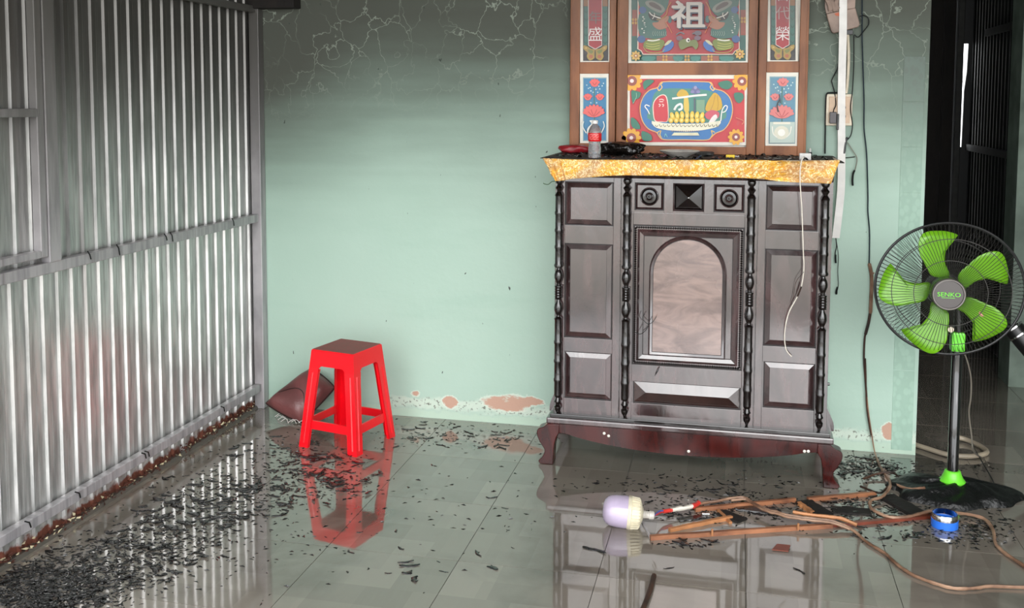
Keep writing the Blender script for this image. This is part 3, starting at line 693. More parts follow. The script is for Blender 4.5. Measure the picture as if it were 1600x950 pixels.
A.rec(832, 330, 850, 500, '#56606c'); A.rec(862, 350, 960, 500, '#7ea584')
A.line([(575, 335), (700, 320), (850, 300), (985, 290)], 24, '#f2efe6'); A.line([(600, 470), (630, 420), (680, 400), (690, 450), (650, 470)], 26, '#eef0ea')
A.poly([(1085, 265), (1150, 330), (1165, 440), (1110, 480), (975, 480), (985, 390), (1040, 300)], '#d8a928', 3); A.line([(1085, 290), (1060, 400), (1030, 470)], 5, '#b07d18'); A.line([(1110, 300), (1120, 400), (1110, 470)], 5, '#b07d18')
A.poly([(960, 520), (1040, 470), (1130, 500), (1110, 570), (1000, 580)], '#d05466', 3); A.poly([(1040, 560), (1090, 520), (1110, 560), (1060, 620), (1000, 640)], '#f0e6e2', 2)
for q in ([(310, 520), (285, 470), (255, 430), (270, 410), (310, 425)], [(1150, 600), (1165, 480), (1200, 420), (1228, 430), (1210, 480), (1170, 500)]): A.line(q, 12, '#f1f0ea')
A.poly([(335, 600), (480, 625), (740, 632), (1000, 620), (1150, 595), (1120, 660), (1030, 690), (900, 712), (740, 725), (560, 712), (420, 690), (360, 660)], '#f1ecd2', 2)
for k in range(16): A.line([(375+k*48, 640+random.uniform(-8, 8)), (392+k*48, 668), (410+k*48, 650)], 7, '#7d7458', k=3)
for k in range(14): A.line([(570+k*24, 712), (582+k*24, 722)], 7, '#a07a5a', k=2)
A.poly([(600, 735), (880, 735), (900, 770), (570, 770)], '#e8e4c0', 1); A.line([(490, 790), (500, 750), (520, 790)], 8, '#7fc0c4')
for k in range(7): x = 580+k*58; A.ell(x, 540-12*math.sin(k*math.pi/6), 26, 48, '#edc93e', 12, (k-3)*.12); A.ell(x, 540, 12, 26, '#f7e27c', 8)
for k in range(7): x = 565+k*62; A.ell(x, 590, 30, 34, '#e8bd30', 12); A.ell(x, 590, 15, 18, '#f7e27c', 8)
A.done('painted_glass', s_, 'painting of a fruit offering bowl on blue in a gold-edged cartouche on red')
# smudge / chips
A = Art(lambda x, y: (975+x/7.6, 110+y/7.6), YA-.011)
# ---- centre top
A = Art(lambda x, y: (975+x/7.805, y/7.805)); Y0 = -450
A.rec(52, Y0, 1520, 782, '#e6e2d4'); A.rec(90, Y0, 1485, 745, '#2d6257')
for y in (120, -330): A.rec(100, y, 160, y+320, '#9a4a34'); A.rec(1420, y, 1485, y+310, '#9a4a34')
for x in (400, 940): A.rec(x, 680, x+220, 742, '#9a5a44')
for (x, y) in ((128, 260), (1455, 245), (500, 710), (770, 710), (1050, 710)):
    for dx, dy in ((-18, -20), (18, -20), (-18, 20), (18, 20)): A.ell(x+dx, y+dy, 15, 18, '#c9973f', 8)
for pts in ([(220, 690), (380, 690), (360, 740), (240, 742)], [(600, 690), (720, 690), (700, 742), (620, 742)], [(820, 690), (930, 690), (910, 742), (830, 742)], [(1170, 690), (1330, 690), (1320, 742), (1190, 742)]): A.poly(pts, '#3f8478', 2)
A.poly([(172, Y0), (1412, Y0), (1410, 600), (1360, 625), (1330, 668), (230, 668), (210, 625), (165, 600)], '#f3dcc8')
A.poly([(182, Y0), (1402, Y0), (1400, 596), (1352, 618), (1322, 658), (238, 658), (216, 618), (178, 596)], '#b3282c')
for s, dx in ((1, 0), (-1, 1580)):
    f = lambda pts: [(dx+s*x, y) for x, y in pts]
    A.poly(f([(185, -200), (520, -120), (540, 60), (470, 180), (380, 210), (250, 120), (185, 60)]), '#3d6a5c', 3)
    A.poly(f([(185, 180), (330, 150), (420, 260), (500, 330), (520, 430), (440, 470), (300, 470), (190, 420)]), '#3c6f64', 3)
    A.poly(f([(270, 20), (350, 10), (470, 70), (500, 130), (440, 160), (330, 110), (270, 60)]), '#8b8d80', 3)
    A.poly(f([(310, 35), (370, 35), (450, 90), (455, 130), (400, 110), (320, 70)]), '#5a4a44', 3)
    A.ell(dx+s*230, 125, 45, 42, '#3b5f92'); A.ell(dx+s*215, 480, 50, 45, '#3b5f92'); A.ell(dx+s*560, 240, 25, 45, '#3b6f6a')
    A.poly(f([(305, 150), (380, 180), (470, 220), (440, 260), (350, 250), (310, 210)]), '#15110f', 3)
    A.line(f([(310, 150), (350, 190), (460, 230)]), 13, '#e5ddd0'); A.line(f([(370, 160), (375, 190), (350, 235)]), 9, '#e5ddd0')
    A.poly(f([(440, 230), (520, 195), (550, 220), (520, 290), (540, 330), (440, 365), (370, 330), (350, 280), (420, 270)]), '#b0765a', 3); A.ell(dx+s*425, 240, 28, 14, '#7d6a3c')
    for k in range(7): A.line(f([(360+k*26, 385), (352+k*26, 415), (366+k*26, 440)]), 8, '#8aa596', k=3)
    for k in range(9): A.ell(dx+s*(235+random.uniform(-15, 35)), 210+k*24, 12, 9, random.choice(['#c5cabc', '#9fb3a8', '#e6e3da']), 7)
    A.poly(f([(285, 490), (440, 478), (500, 520), (450, 610), (380, 620), (290, 600), (240, 555)]), '#7d8a35', 3)
    for r_ in (530, 560, 590): A.line(f([(270, r_), (350, r_+14), (440, r_-4)]), 7, '#c9c25c')
    A.line(f([(290, 492), (360, 500), (440, 484)]), 15, '#f3efe0')
    A.poly(f([(600, 510), (610, 560), (560, 620), (470, 640), (500, 570), (560, 520)]), '#3b6fb5', 3); A.poly(f([(490, 560), (540, 500), (590, 495), (540, 545)]), '#d9d2a8', 2)
    A.line(f([(580, 30), (540, 100), (520, 180), (470, 230)]), 9, '#c8923f'); A.line(f([(510, 270), (555, 340), (590, 410)]), 10, '#d8713a'); A.line(f([(240, 570), (300, 640), (460, 640), (500, 600)]), 8, '#b0a54e')
    A.ell(dx+s*680, 470, 40, 30, '#7d6070'); A.line(f([(640, 430), (690, 400), (740, 420)]), 14, '#6f7a80')
A.poly([(670, 520), (740, 480), (800, 500), (880, 490), (910, 560), (880, 610), (840, 570), (780, 580), (700, 610)], '#7a8446', 3); A.ell(785, 495, 24, 26, '#f1eee0'); A.ell(792, 498, 11, 13, '#111111')
A.ell(905, 410, 45, 30, '#6f6470')
for dx, dy in ((0, 0), (10, 0), (18, 8), (8, 10)): A.glyph('祖', 800+dx, 228+dy, 430, '#2b374c', .82)
for dx, dy in ((-9, 0), (9, 0), (0, 0), (-4, -7), (4, 7)): A.glyph('祖', 788+dx, 212+dy, 430, '#d5ccc2', .82)
A.glyph('七', 856, -92, 330, '#33415a', .8); A.glyph('七', 842, -108, 330, '#d5ccc2', .8)
A.ell(695, 75, 34, 30, '#d5ccc2')
for x, y in ((155, 685), (1412, 665)): A.flower(x, y, 60, '#d6ac55', '#b0752c', 8, .45); A.ell(x, y, 10, 10, '#f4e6c8', 8)
A.done('painted_glass', s_, 'painting of two green dragons around white characters on red')
# ---- side panels
def side_top(f, sx, chars, sec):
    A = Art(f); A.rec(150, -400, 580, 893, '#e7e1d2'); A.rec(190, -400, 548, 862, '#1d1a18')
    for x0, x1 in ((205, 265), (470, 535)): A.poly([(x0, -380), (x1, -380), (x1, 640), (x0, 640)], '#2f6b5d'); 
    for k in range(5):
        for xx in (235, 503): A.line([(xx-22, 150+k*110), (xx, 180+k*110), (xx+22, 150+k*110)], 9, '#1f4a42', k=3)
    A.rec(200, -80, 265, 90, '#9c6636'); A.rec(470, -80, 540, 90, '#9c6636')
    A.poly([(262, -400), (468, -400), (462, 645), (365, 700), (265, 645)], '#e6d9cf'); A.poly([(272, -400), (458, -400), (453, 640), (365, 690), (275, 640)], '#a9232b')
    for sgn in (-1, 1):
        X = lambda q: [(365+sgn*x, y) for x, y in q]
        A.poly(X([(5, 700), (60, 690), (120, 650), (165, 645), (160, 700), (110, 745), (120, 800), (80, 855), (20, 830), (5, 790)]), '#a98a3c', 3)
        A.poly(X([(30, 720), (100, 700), (90, 740), (50, 760)]), '#7c7f3a', 3); A.ell(365+sgn*60, 800, 28, 26, '#b0653c'); A.ell(365+sgn*130, 680, 16, 12, '#c6a75a')
    A.ell(365, 770, 10, 60, '#4a4030')
    for ch, cy, sz, c in chars: A.glyph(ch, 365, cy, sz, c)
    return A.done('painted_glass', sec, None)
o = side_top(lambda x, y: (890+x/9.047, y/9.047), 1, [('盛', 500, 215, '#f0e4e0'), ('年', 265, 190, '#7d6a66')], SEC[0][0]); o['label'] = 'red scroll with white characters above a butterfly'
o = side_top(lambda x, y: (1182.5+x/9.05, -1+y/9.05), 1, [('榮', 500, 215, '#f0e4e0'), ('代', 210, 200, '#b89a94'), ('百', -50, 200, '#e0d4d0')], SEC[2][0])
def lotus(f, paler):  # when set: weaker blue and pink, whitish shapes over the lower end
    A = Art(f); blue = '#2b7ca8' if not paler else '#5a8da4'
    A.rec(100, 437, 270, 850, '#e4e0d2'); A.rec(117, 460, 258, 838, '#88a7ae'); A.rec(122, 466, 254, 832, blue)
    pk = '#e8605a' if not paler else '#dc7a76'
    A.line([(185, 520), (184, 580), (186, 720)], 6, '#2c6a5c')
    for x, y in ((140, 505), (150, 525), (165, 540), (178, 548), (205, 548), (218, 528), (232, 510), (240, 495), (160, 520), (212, 512), (195, 530), (165, 610), (200, 610)): A.ell(x, y, 4, 4, '#cfe2df', 6)
    for x, y, r in ((188, 495, 30), (148, 578, 25), (220, 578, 25)):
        for k in range(5): t = math.radians(200+k*35); A.ell(x+r*.5*math.cos(t), y+r*.35*math.sin(t), r*.34, r*.62, pk, 10, t+math.pi/2)
        A.ell(x, y+r*.2, r*.75, r*.5, pk, 12); A.line([(x-r*.4, y-r*.2), (x, y+r*.3), (x+r*.4, y-r*.2)], 3, '#a8302f', k=4)
    for k in range(9): t = math.radians(180+k*22.5); A.ell(184+42*math.cos(t), 668+26*math.sin(t), 24, 12, pk, 10, t)
    A.ell(184, 672, 48, 24, pk, 16); A.line([(150, 662), (184, 690), (220, 662)], 3, '#a8302f', k=4); A.line([(168, 650), (184, 685), (202, 650)], 3, '#a8302f', k=4)
    if paler:
        A.rec(122, 715, 254, 832, '#b9c8bd'); A.ell(184, 775, 40, 38, '#ddd9c4', 16); A.ell(184, 775, 20, 20, '#f3f0e6', 12); A.rec(140, 715, 230, 728, '#e6e2cf')
        A.line([(135, 740), (140, 780), (160, 800)], 6, '#e9e6d8'); A.line([(235, 740), (228, 780), (210, 800)], 6, '#e9e6d8')
        A.line([(172, 590), (160, 620), (165, 660)], 7, '#1a0e0e'); A.line([(170, 560), (176, 610)], 5, '#1a0e0e')
    else:
        A.poly([(160, 715), (210, 715), (200, 735), (225, 765), (215, 810), (155, 810), (145, 765), (170, 735)], '#dfe3dc', 3); A.line([(125, 720), (118, 750), (140, 790)], 6, '#dfe3dc'); A.line([(240, 720), (246, 750), (228, 790)], 6, '#dfe3dc')
    return A
lotus(lambda x, y: (880+x/3.8, y/3.8), False).done('painted_glass', SEC[0][0], 'pink lotus flowers in a white vase on blue')
lotus(lambda x, y: (1197+(x-100)/170*50+.5-(y-437)*.004, 113+(y-437)/413*115), True).done('painted_glass', SEC[2][0], 'scratched lotus panel with a whitish lower end')

# ================================================================== THINGS ON THE CABINET TOP
ZC = 1.2075
def at_top(px, py): 
    p = at(px, py, z=ZC); return p
# bottle
p = at(929, 246.5, z=ZC+.001); bx, by = p.x, p.y
bo = empty('plastic_bottle', (bx, by, ZC), 'clear plastic drink bottle with a red label on the left end of the cabinet top', 'bottle')
s = .92
MB().lathe((bx, by, ZC), [(.001*s, .002), (.019, .0), (.0245, .004), (.0245, .014), (.022, .018), (.0245, .024), (.0235, .040), (.022, .050), (.0225, .062), (.0250, .068), (.0255, .090), (.024, .104), (.018, .118), (.010, .128), (.009, .132), (.009, .136)], n=28).build('bottle_body', 'glassy', bo)
MB().lathe((bx, by, ZC), [(.0235, .064), (.0258, .067), (.0262, .090), (.0255, .095), (.024, .096)], n=28).build('paper_label', 'label', bo, 'red label with white lettering')
MB().lathe((bx, by, ZC), [(.001, .130), (.0115, .1305), (.012, .141), (.0105, .143), (.0005, .1432)], n=20).build('cap', 'white', bo)
mb = MB(); vs, fs = text_faces('~lola', .016, .0002)
for v in vs: pass
mb.add([Vector((bx+math.sin(v.x/.0265)*.0266, by-math.cos(v.x/.0265)*.0266, ZC+.081+v.y)) for v in vs], fs)
# (lettering on the label is an illegible white script in the photograph)
sc_ = MB()
for k in range(3):
    pts = []
    for t in range(9):
        ang = -.75+1.5*t/8; pts.append((bx+math.sin(ang)*.0265, by-math.cos(ang)*.0265, ZC+.073+k*.008+.0022*math.sin(t*2.3+k*2)))
    sc_.tube(pts, .0007, 4)
sc_.build('label_script', 'mat_white', bo)
# red crumpled packet
def crumple(c, rx, ry, rz, name, mt, label, cat, seed=1, rough=.22, parent=None, n=26, yaw=0):
    rd = random.Random(seed); ph = [rd.uniform(0, 6) for _ in range(8)]
    def fn(u, v):
        t = u*2*math.pi; f = (v-.5)*math.pi; cf = abs(math.cos(f))**.5; 
        k = 1+rough*(math.sin(3*t+ph[0]+4*v)*.5+math.sin(7*t+ph[1]-9*v)*.3+math.sin(13*t+ph[2]+17*v)*.2)
        sf = math.copysign(abs(math.sin(f))**.8, math.sin(f))
        X, Y = rx*cf*math.cos(t)*k, ry*cf*math.sin(t)*k
        return Vector((c[0]+X*math.cos(yaw)-Y*math.sin(yaw), c[1]+X*math.sin(yaw)+Y*math.cos(yaw), c[2]+rz*sf*(1+.3*rough*math.sin(5*t+ph[3]))))
    mb = MB().grid(fn, n, n//2); zmin = min(v.z for v in mb.v)
    for v in mb.v: v.z += c[2]-rz-zmin
    return mb.build(name, mt, parent, label, cat)
c = at(897, 240, z=ZC)
crumple((c.x, c.y+.02, ZC+.017), .062, .035, .0165, 'red_packet', 'red_dull', 'crumpled red packet lying left of the bottle on the cabinet top', 'packet', 3, yaw=.05)
c = at(970, 243, z=ZC)
bag = crumple((c.x, c.y+.015, ZC+.025), .085, .042, .025, 'plastic_bag', 'blackbag', 'crumpled shiny dark plastic bag lying right of the bottle', 'bag', 5, .3, n=36)
c = at(992, 240, z=ZC)
gl = MB().lathe((c.x-.012, c.y-.040, ZC+.011), [(.0005, -.016), (.007, -.013), (.010, -.004), (.010, .006), (.006, .012), (.0005, .014)], (1, .2, .15), 14).build('gold_ornament', 'gold', None, 'small gold ornament in front of the dark plastic bag', 'ornament')
# white dish
c = at(1062, 246, z=ZC)
MB().lathe((c.x, c.y, ZC), [(.001, .001), (.03, 0), (.034, .004), (.072, .021), (.078, .026), (.076, .028), (.068, .023), (.034, .008), (.001, .006)], n=40).build('white_dish', 'porcelain', None, 'shallow grimy white dish in the middle of the cabinet top', 'dish')
# lighter
c = at(1144, 247, z=ZC); li = empty('cigarette_lighter', (c.x, c.y, ZC), 'yellow cigarette lighter lying on the cabinet top', 'lighter')
MB().box(c.x-.024, c.x+.010, c.y-.006, c.y+.006, ZC+.001, ZC+.013, .003).build('lighter_body', 'yellow', li)
MB().box(c.x+.010, c.x+.026, c.y-.005, c.y+.005, ZC+.002, ZC+.010, .002).build('lighter_head', 'chrome', li)
# charger cube with white cable
c = at(1258, 250, z=ZC); ch = empty('phone_charger', (c.x, c.y, ZC), 'white charger cube on the cabinet top with its broken white cable hanging down', 'charger')
MB().box(c.x-.022, c.x+.021, c.y-.012, c.y+.012, ZC, ZC+.026, .005).build('charger_cube', 'white', ch)
pts = [at(1256, 246, y=-.492), at(1252, 253, y=-.505), at(1250, 280, y=-.508), at(1253, 330, y=-.49), at(1255, 390, y=-.47), at(1256, 420, y=-.45), at(1252, 448, y=-.44), at(1245, 465, y=-.43), at(1232, 490, y=-.425), at(1226, 520, y=-.42), at(1228, 545, y=-.415), at(1237, 557, y=-.41)]
wire([Vector((c.x-.004, c.y-.01, ZC+.012))]+pts, .0021, 6, 6).build('charging_cable', 'cable_white', ch)
MB().tube(spline([at(1252, 448, y=-.446), at(1249, 456, y=-.441), at(1246, 463, y=-.437)], 3), .0032, 6).build('burnt_sheath', 'cable_dark', ch)
wire([at(1256, 425, y=-.452), at(1244, 440, y=-.43), at(1240, 462, y=-.43), at(1236, 478, y=-.43)], .0009, 4, 5).build('bare_strand', 'cable_dark', ch)
# black adapter
c = at(1275, 241, z=ZC); ad = empty('power_adapter', (c.x, c.y, ZC), 'flat black power adapter lying behind the white charger cube', 'adapter')
MB().box(c.x-.026, c.x+.018, c.y-.02, c.y+.02, ZC, ZC+.022, .004).build('adapter_body', 'black', ad)
wire([(c.x+.018, c.y, ZC+.012), (c.x+.04, c.y+.01, ZC+.012), (c.x+.075, c.y-.02, ZC+.006), (c.x+.085, c.y-.05, ZC+.004)], .003).build('adapter_lead', 'cable_black', ad)
c2 = at(1266, 233, y=-.03); MB().lathe((c2.x, -.03, c2.z-.012), [(.001, 0), (.004, .001), (.004, .012), (.002, .016), (.0005, .017)], n=10).build('white_tip', 'white', ad)
MB().lathe((c2.x, -.03, ZC), [(.0075, 0), (.0075, c2.z-.012-ZC)], n=10).build('plug_stub', 'black', ad)
# char litter on the cabinet top
mb = MB()
for k in range(230):
    x = random.uniform(-.70, .33); y = random.uniform(-.45, -.08); l = random.uniform(.006, .03); a = random.uniform(0, 3.14); ht = random.uniform(.001, .010)
    d = Vector((math.cos(a), math.sin(a)*.6, 0))*l; n_ = Vector((-math.sin(a), math.cos(a), 0))*random.uniform(.002, .006); p = Vector((x, y, ZC+.0012))
    mb.add([p-d-n_, p-d+n_, p+n_+Vector((0, 0, ht)), p-n_+Vector((0, 0, ht)), p+d+n_, p+d-n_], [(0, 1, 2, 3), (3, 2, 4, 5)])
mb.build('char_litter', 'char', None, 'black flakes of char strewn over the sooty top of the cloth', 'char', kind='stuff')
# brown rag of ash beside the dish
c = at(1090, 244, z=ZC); crumple((c.x+.03, c.y-.0, ZC+.009), .035, .02, .009, 'ash_lump', 'char2', 'small grey lump of ash beside the right rim of the white dish', 'ash', 9, .4, n=18)
c = at(1162, 240, z=ZC); crumple((c.x, c.y+.05, ZC+.012), .012, .010, .012, 'burnt_stub', 'char', 'burnt black stub behind the yellow lighter', 'char', 4, .4, n=14)

# ================================================================== THINGS ON THE WALL
YW = -.012
# trunking
tr = empty('cable_trunking', (.395, 0, .867), 'long white plastic cable trunking running down the wall right of the altar screen', 'trunking')
mid = [(1318, -140), (1317.5, 0), (1317, 60), (1315, 150), (1315, 230), (1314.5, 290), (1311, 330), (1306, 372)]
yy = [-.035, -.035, -.035, -.03, -.022, -.03, -.045, -.05]
c_ = spline([at(x, y, y=q) for (x, y), q in zip(mid, yy)], 5)
mb = MB(); wd = .0145
L_ = [p+Vector((-wd, 0, 0)) for p in c_]; R_ = [p+Vector((wd, 0, 0)) for p in c_]; n = len(c_)
mb.add(L_+R_+[p+Vector((0, .014, 0)) for p in L_]+[p+Vector((0, .014, 0)) for p in R_], [[i, i+1, n+i+1, n+i] for i in range(n-1)]+[[2*n+i, 3*n+i, 3*n+i+1, 2*n+i+1] for i in range(n-1)]+[[i, 2*n+i, 2*n+i+1, i+1] for i in range(n-1)]+[[n+i, n+i+1, 3*n+i+1, 3*n+i] for i in range(n-1)]+[[0, n, 3*n, 2*n], [n-1, 3*n-1, 4*n-1, 2*n-1]])
mb.build('trunking_cover', 'white', tr)
mb = MB(); q_ = spline([at(1324.5, 52, y=-.012), at(1326, 90, y=-.012), at(1324, 130, y=-.012), at(1322, 146, y=-.012)], 4); mb.tube(q_, .006, 8); mb.build('inner_conduit', 'cream', tr)
wire([at(1306, 372, y=-.04), at(1307, 385, y=-.03), at(1305, 395, y=-.02), at(1305.5, 405, y=-.014)], .0022).build('loose_wire', 'cable_black', tr)
MB().tube(spline([at(1305.5, 398, y=-.014), at(1305.5, 405, y=-.014), at(1306, 411, y=-.014)], 3), .004, 6).build('wire_end', 'cable_black', tr)
wire([at(1307, 378, y=-.03), at(1310, 400, y=-.014), at(1309, 425, y=-.014), at(1310, 445, y=-.012), at(1307, 458, y=-.012)], .0015).build('loose_wire', 'cable_black', tr)
MB().tube(spline([at(1308, 448, y=-.012), at(1307, 455, y=-.012), at(1306.5, 460, y=-.012)], 3), [.002, .0025, .004, .0045, .005, .0045, .003], 6).build('wire_end', 'cable_black', tr)
# meter / breaker box
bx_ = empty('breaker_box', (.385, -.03, 1.70), 'heat-warped beige plastic breaker box on the wall behind the white trunking', 'box')
Q = lambda x, y, yy_: at(1270+x/11.87, y/11.87, y=yy_)
f_ = [Q(250, 255, -.03), Q(790, 140, -.03), Q(875, 440, -.03), Q(850, 500, -.03), Q(390, 620, -.03), Q(345, 590, -.03)]
o = MB().prism(f_, (0, .026, 0)).build('lower_cover', 'beige', bx_); md = o.modifiers.new('b', 'BEVEL'); md.width = .004; md.segments = 2
MB().prism([Q(235, -300, -.026), Q(800, -300, -.026), Q(785, 140, -.026), Q(250, 250, -.026), Q(225, 120, -.026)], (0, .022, 0)).build('box_base', 'beige', bx_)
for q in ([(230, -50), (300, 60), (330, 200)], [(310, -50), (380, 100), (420, 210)], [(470, -50), (430, 80), (470, 170)]): MB().tube(spline([Q(x, y, -.034) for x, y in q], 4), .009, 7).build('melted_strip', 'beige', bx_)
MB().prism([Q(400, 250, -.032), Q(520, 225, -.032), Q(500, 300, -.032), Q(430, 290, -.032)], (0, .003, 0)).build('sticker', mat('orange_sticker', '#b5562f', .5), bx_)
MB().box(Q(610, 560, -.02).x, Q(750, 560, -.02).x, -.02, -.004, Q(0, 650, -.02).z, Q(0, 560, -.02).z, .002).build('cable_gland', 'black', bx_)
wire([at(1335, 54, y=-.012), at(1341, 58, y=-.012), at(1350, 48, y=-.012), at(1357, 38, y=-.012), at(1356, 28, y=-.012), at(1349, 24, y=-.012), at(1343, 26, y=-.012)], .0022).build('looped_lead', 'cable_black', bx_)
# outlet plate
op = empty('socket_plate', (.388, 0, 1.39), 'cream plastic socket plate on the wall behind the white trunking', 'socket')
a0 = at(1291.5, 147, y=-.012); a1 = at(1331, 196.5, y=-.012)
o = MB().box(a0.x, a1.x, -.014, -.0005, a1.z, a0.z, .003).build('plate', 'cream', op)
MB().box(a0.x+.010, a1.x-.009, -.017, -.013, a1.z+.010, a0.z-.010, .002).build('plate_inset', mat('tan_plastic', '#cdb196', .5, noise=.2), op)
for px, py in ((1320, 168), (1320, 182), (1319, 189)):
    q = at(px, py, y=-.017); MB().box(q.x-.004, q.x+.004, -.0185, -.0165, q.z-.004, q.z+.004).build('socket_hole', 'darkgrey', op)
# plug on the socket
pg = empty('plug_in_charger', at(1302, 184, y=-.02), 'dark grey plug-in charger in the socket plate, its black lead going up', 'charger')
q0 = at(1297, 175, y=-.05); q1 = at(1307, 193, y=-.05)
MB().box(q0.x, q1.x, -.045, -.018, q1.z, q0.z, .003).build('charger_body', 'darkgrey', pg)
wire([at(1302, 176, y=-.034), at(1303, 171, y=-.030), at(1306, 163, y=-.022), at(1304, 145, y=-.012), at(1300, 130, y=-.01), at(1300, 124, y=-.01), at(1308, 108, y=-.01), at(1309, 100, y=-.01)], .0022).build('charger_lead', 'cable_black', pg)
MB().box(at(1307.5, 180, y=-.03).x, at(1311, 180, y=-.03).x, -.035, -.018, at(1309, 203, y=-.03).z, at(1309, 178, y=-.03).z, .002).build('second_plug', 'black', pg)
# black cable framing the plate
wire([at(1311, 145, y=-.012), at(1296, 145, y=-.012), at(1291.5, 148, y=-.012), at(1290, 165, y=-.01), at(1289.5, 200, y=-.01), at(1289, 240, y=-.01)], .0032, 5).build('black_cable', 'cable_black', None, 'black cable around the left of the socket plate, dropping behind the cabinet', 'cable')
cb = empty('hanging_cable', at(1334, 60, y=-.012), 'thin black cable from the breaker box past the socket plate to loose ends', 'cable')
wire([at(1334, 55, y=-.012), at(1334, 100, y=-.012), at(1332, 140, y=-.012), at(1329, 170, y=-.02), at(1332, 195, y=-.012), at(1329, 212, y=-.012), at(1321, 222, y=-.012), at(1319, 235, y=-.012)], .0022).build('cable_run', 'cable_black', cb)
wire([at(1324, 215, y=-.014), at(1321, 222, y=-.018), at(1319, 240, y=-.02)], .005, 3).build('tape_knot', 'cable_black', cb)
wire([at(1324, 222, y=-.014), at(1332, 235, y=-.012), at(1339, 247, y=-.012), at(1337, 262, y=-.012), at(1335, 268, y=-.012)], .0022).build('cable_tail', mat('grey_cable', '#84857a', .5), cb)
MB().tube(spline([at(1335.5, 266, y=-.012), at(1333, 272, y=-.012), at(1332, 282, y=-.012), at(1332.5, 290, y=-.012)], 3), .0042, 6).build('burnt_end', 'cable_black', cb)
wire([at(1317, 247, y=-.02), at(1327, 246, y=-.012), at(1336, 245, y=-.012)], .0018).build('cable_tail', 'cable_black', cb)
# long blue-black cable, burnt brown below
lc = empty('long_wall_cable', at(1346, 30, y=-.012), 'long dark blue cable down the wall, burnt to bare brown below, reaching the floor', 'cable')
wire([at(1347, -120, y=-.012)]+[at(x, y, y=-.01) for x, y in ((1347, 20), (1347, 60), (1348.5, 110), (1350, 160), (1350, 200), (1354, 240), (1356, 300), (1356, 330), (1358.5, 360), (1358.5, 390), (1358, 412))], .0028).build('blue_cable', 'cable_blue', lc)
pts = [(1358, 411), (1361, 425), (1362, 440), (1361, 470), (1360, 490)]; MB().tube(spline([at(x, y, y=-.014) for x, y in pts], 5), [.003]+[.0075]*19+[.005], 7).build('brown_sheath', 'cable_brown', lc)
MB().tube([at(1361, 430, y=-.02), at(1366, 426, y=-.022)], [.005, .002], 6).build('torn_sheath', 'cable_brown', lc)
pts = [(1360, 488), (1357, 505), (1353, 520), (1351, 530), (1350, 560), (1352, 590), (1354, 620)]; MB().tube(spline([at(x, y, y=-.013) for x, y in pts], 5), [.006]*12+[.004]*19, 7).build('burnt_sheath', 'cable_dark', lc)
wire([at(1352, 560, y=-.018), at(1353, 590, y=-.018), at(1353.5, 625, y=-.016), at(1356, 650, y=-.016), at(1361, 680, y=-.018)], .0032).build('burnt_strand', 'cable_dark', lc)
wire([at(1354, 615, y=-.013), at(1357, 645, y=-.013), at(1362, 678, y=-.016), at(1366, 703, y=-.02), at(1370, 716, z=.004)], .0028).build('bare_end', 'cable_brown', lc)
# green string left of the cloth
wire([at(868, 283, y=-.46), at(862, 284, y=-.46), at(857, 288, y=-.46), at(851, 287.5, y=-.46), at(849, 286, y=-.46)], .0016, 4).build('green_string', 'leaf', None, 'short dark green string sticking out under the left end of the cloth', 'string')

# black soot spot left of cabinet on wall and clip on right side
MB().lathe(at(1291, 600, y=-.30), [(.0001, 0), (.006, .002), (.006, .012), (.0001, .014)], (1, 0, 0), 8).build('hinge_knob', 'lacquer_black', cab)

# ================================================================== STOOL
SC = Vector((-1.572, -.375, 0)); SH = .405; th = math.radians(-13)
st = empty('plastic_stool', SC, 'bright red plastic stool with a grimy square seat, standing before the green wall', 'stool')
SB, ST_ = .143, .103
def SP(x, y, z):
    c_, s__ = math.cos(th), math.sin(th); return SC+Vector((x*c_-y*s__, x*s__+y*c_, z))
def half(z): return SB+(ST_-SB)*z/SH
def face(k, u, z, inset=0):
    """point on side k: u across (-1..1 in metres from centre), height z"""
    h = half(z)-inset; p = [(u, -h), (h, u), (-u, h), (-h, -u)][k]; return SP(p[0], p[1], z)
t_ = .004
for k in range(4):
    # leg at corner between side k (right end) and side k+1 (left end)
    mb = MB()
    def strip(kk, sgn):
        out = []; zs = [0, .05, .1, .2, .28, .325]; W = [.044, .044, .044, .045, .046, .048]
        for z, wd in zip(zs, W): out.append((z, wd))
        for i in range(len(out)-1):
            (z0_, w0), (z1_, w1) = out[i], out[i+1]
            h0, h1 = half(z0_), half(z1_)
            o4 = [face(kk, sgn*h0, z0_), face(kk, sgn*(h0-w0), z0_), face(kk, sgn*(h1-w1), z1_), face(kk, sgn*h1, z1_)]
            i4 = [face(kk, sgn*(h0-t_), z0_, t_), face(kk, sgn*(h0-w0), z0_, t_), face(kk, sgn*(h1-w1), z1_, t_), face(kk, sgn*(h1-t_), z1_, t_)]
            mb.add(o4+i4, [(0, 1, 2, 3), (4, 7, 6, 5), (1, 5, 6, 2)]+([(0, 4, 5, 1)] if i == 0 else []))
        # inner lip
        for i in range(len(out)-1):
            (z0_, w0), (z1_, w1) = out[i], out[i+1]; h0, h1 = half(z0_), half(z1_)
            q = [face(kk, sgn*(h0-w0), z0_), face(kk, sgn*(h1-w1), z1_), face(kk, sgn*(h1-w1), z1_, .014), face(kk, sgn*(h0-w0), z0_, .014)]
            mb.add(q, [(0, 1, 2, 3)])
        # raised centre rib
        for (ua, ub) in ((.016, .024),):
            h0, h1 = half(.02), half(.31)
            mb.add([face(kk, sgn*(h0-ua), .02), face(kk, sgn*(h0-ub), .02), face(kk, sgn*(h1-ub), .31), face(kk, sgn*(h1-ua), .31), face(kk, sgn*(h0-(ua+ub)/2), .02, -.003), face(kk, sgn*(h1-(ua+ub)/2), .31, -.003)], [(0, 4, 5, 3), (4, 1, 2, 5)])
    strip(k, 1); strip((k+1) % 4, -1); mb.build('leg', 'red', st)
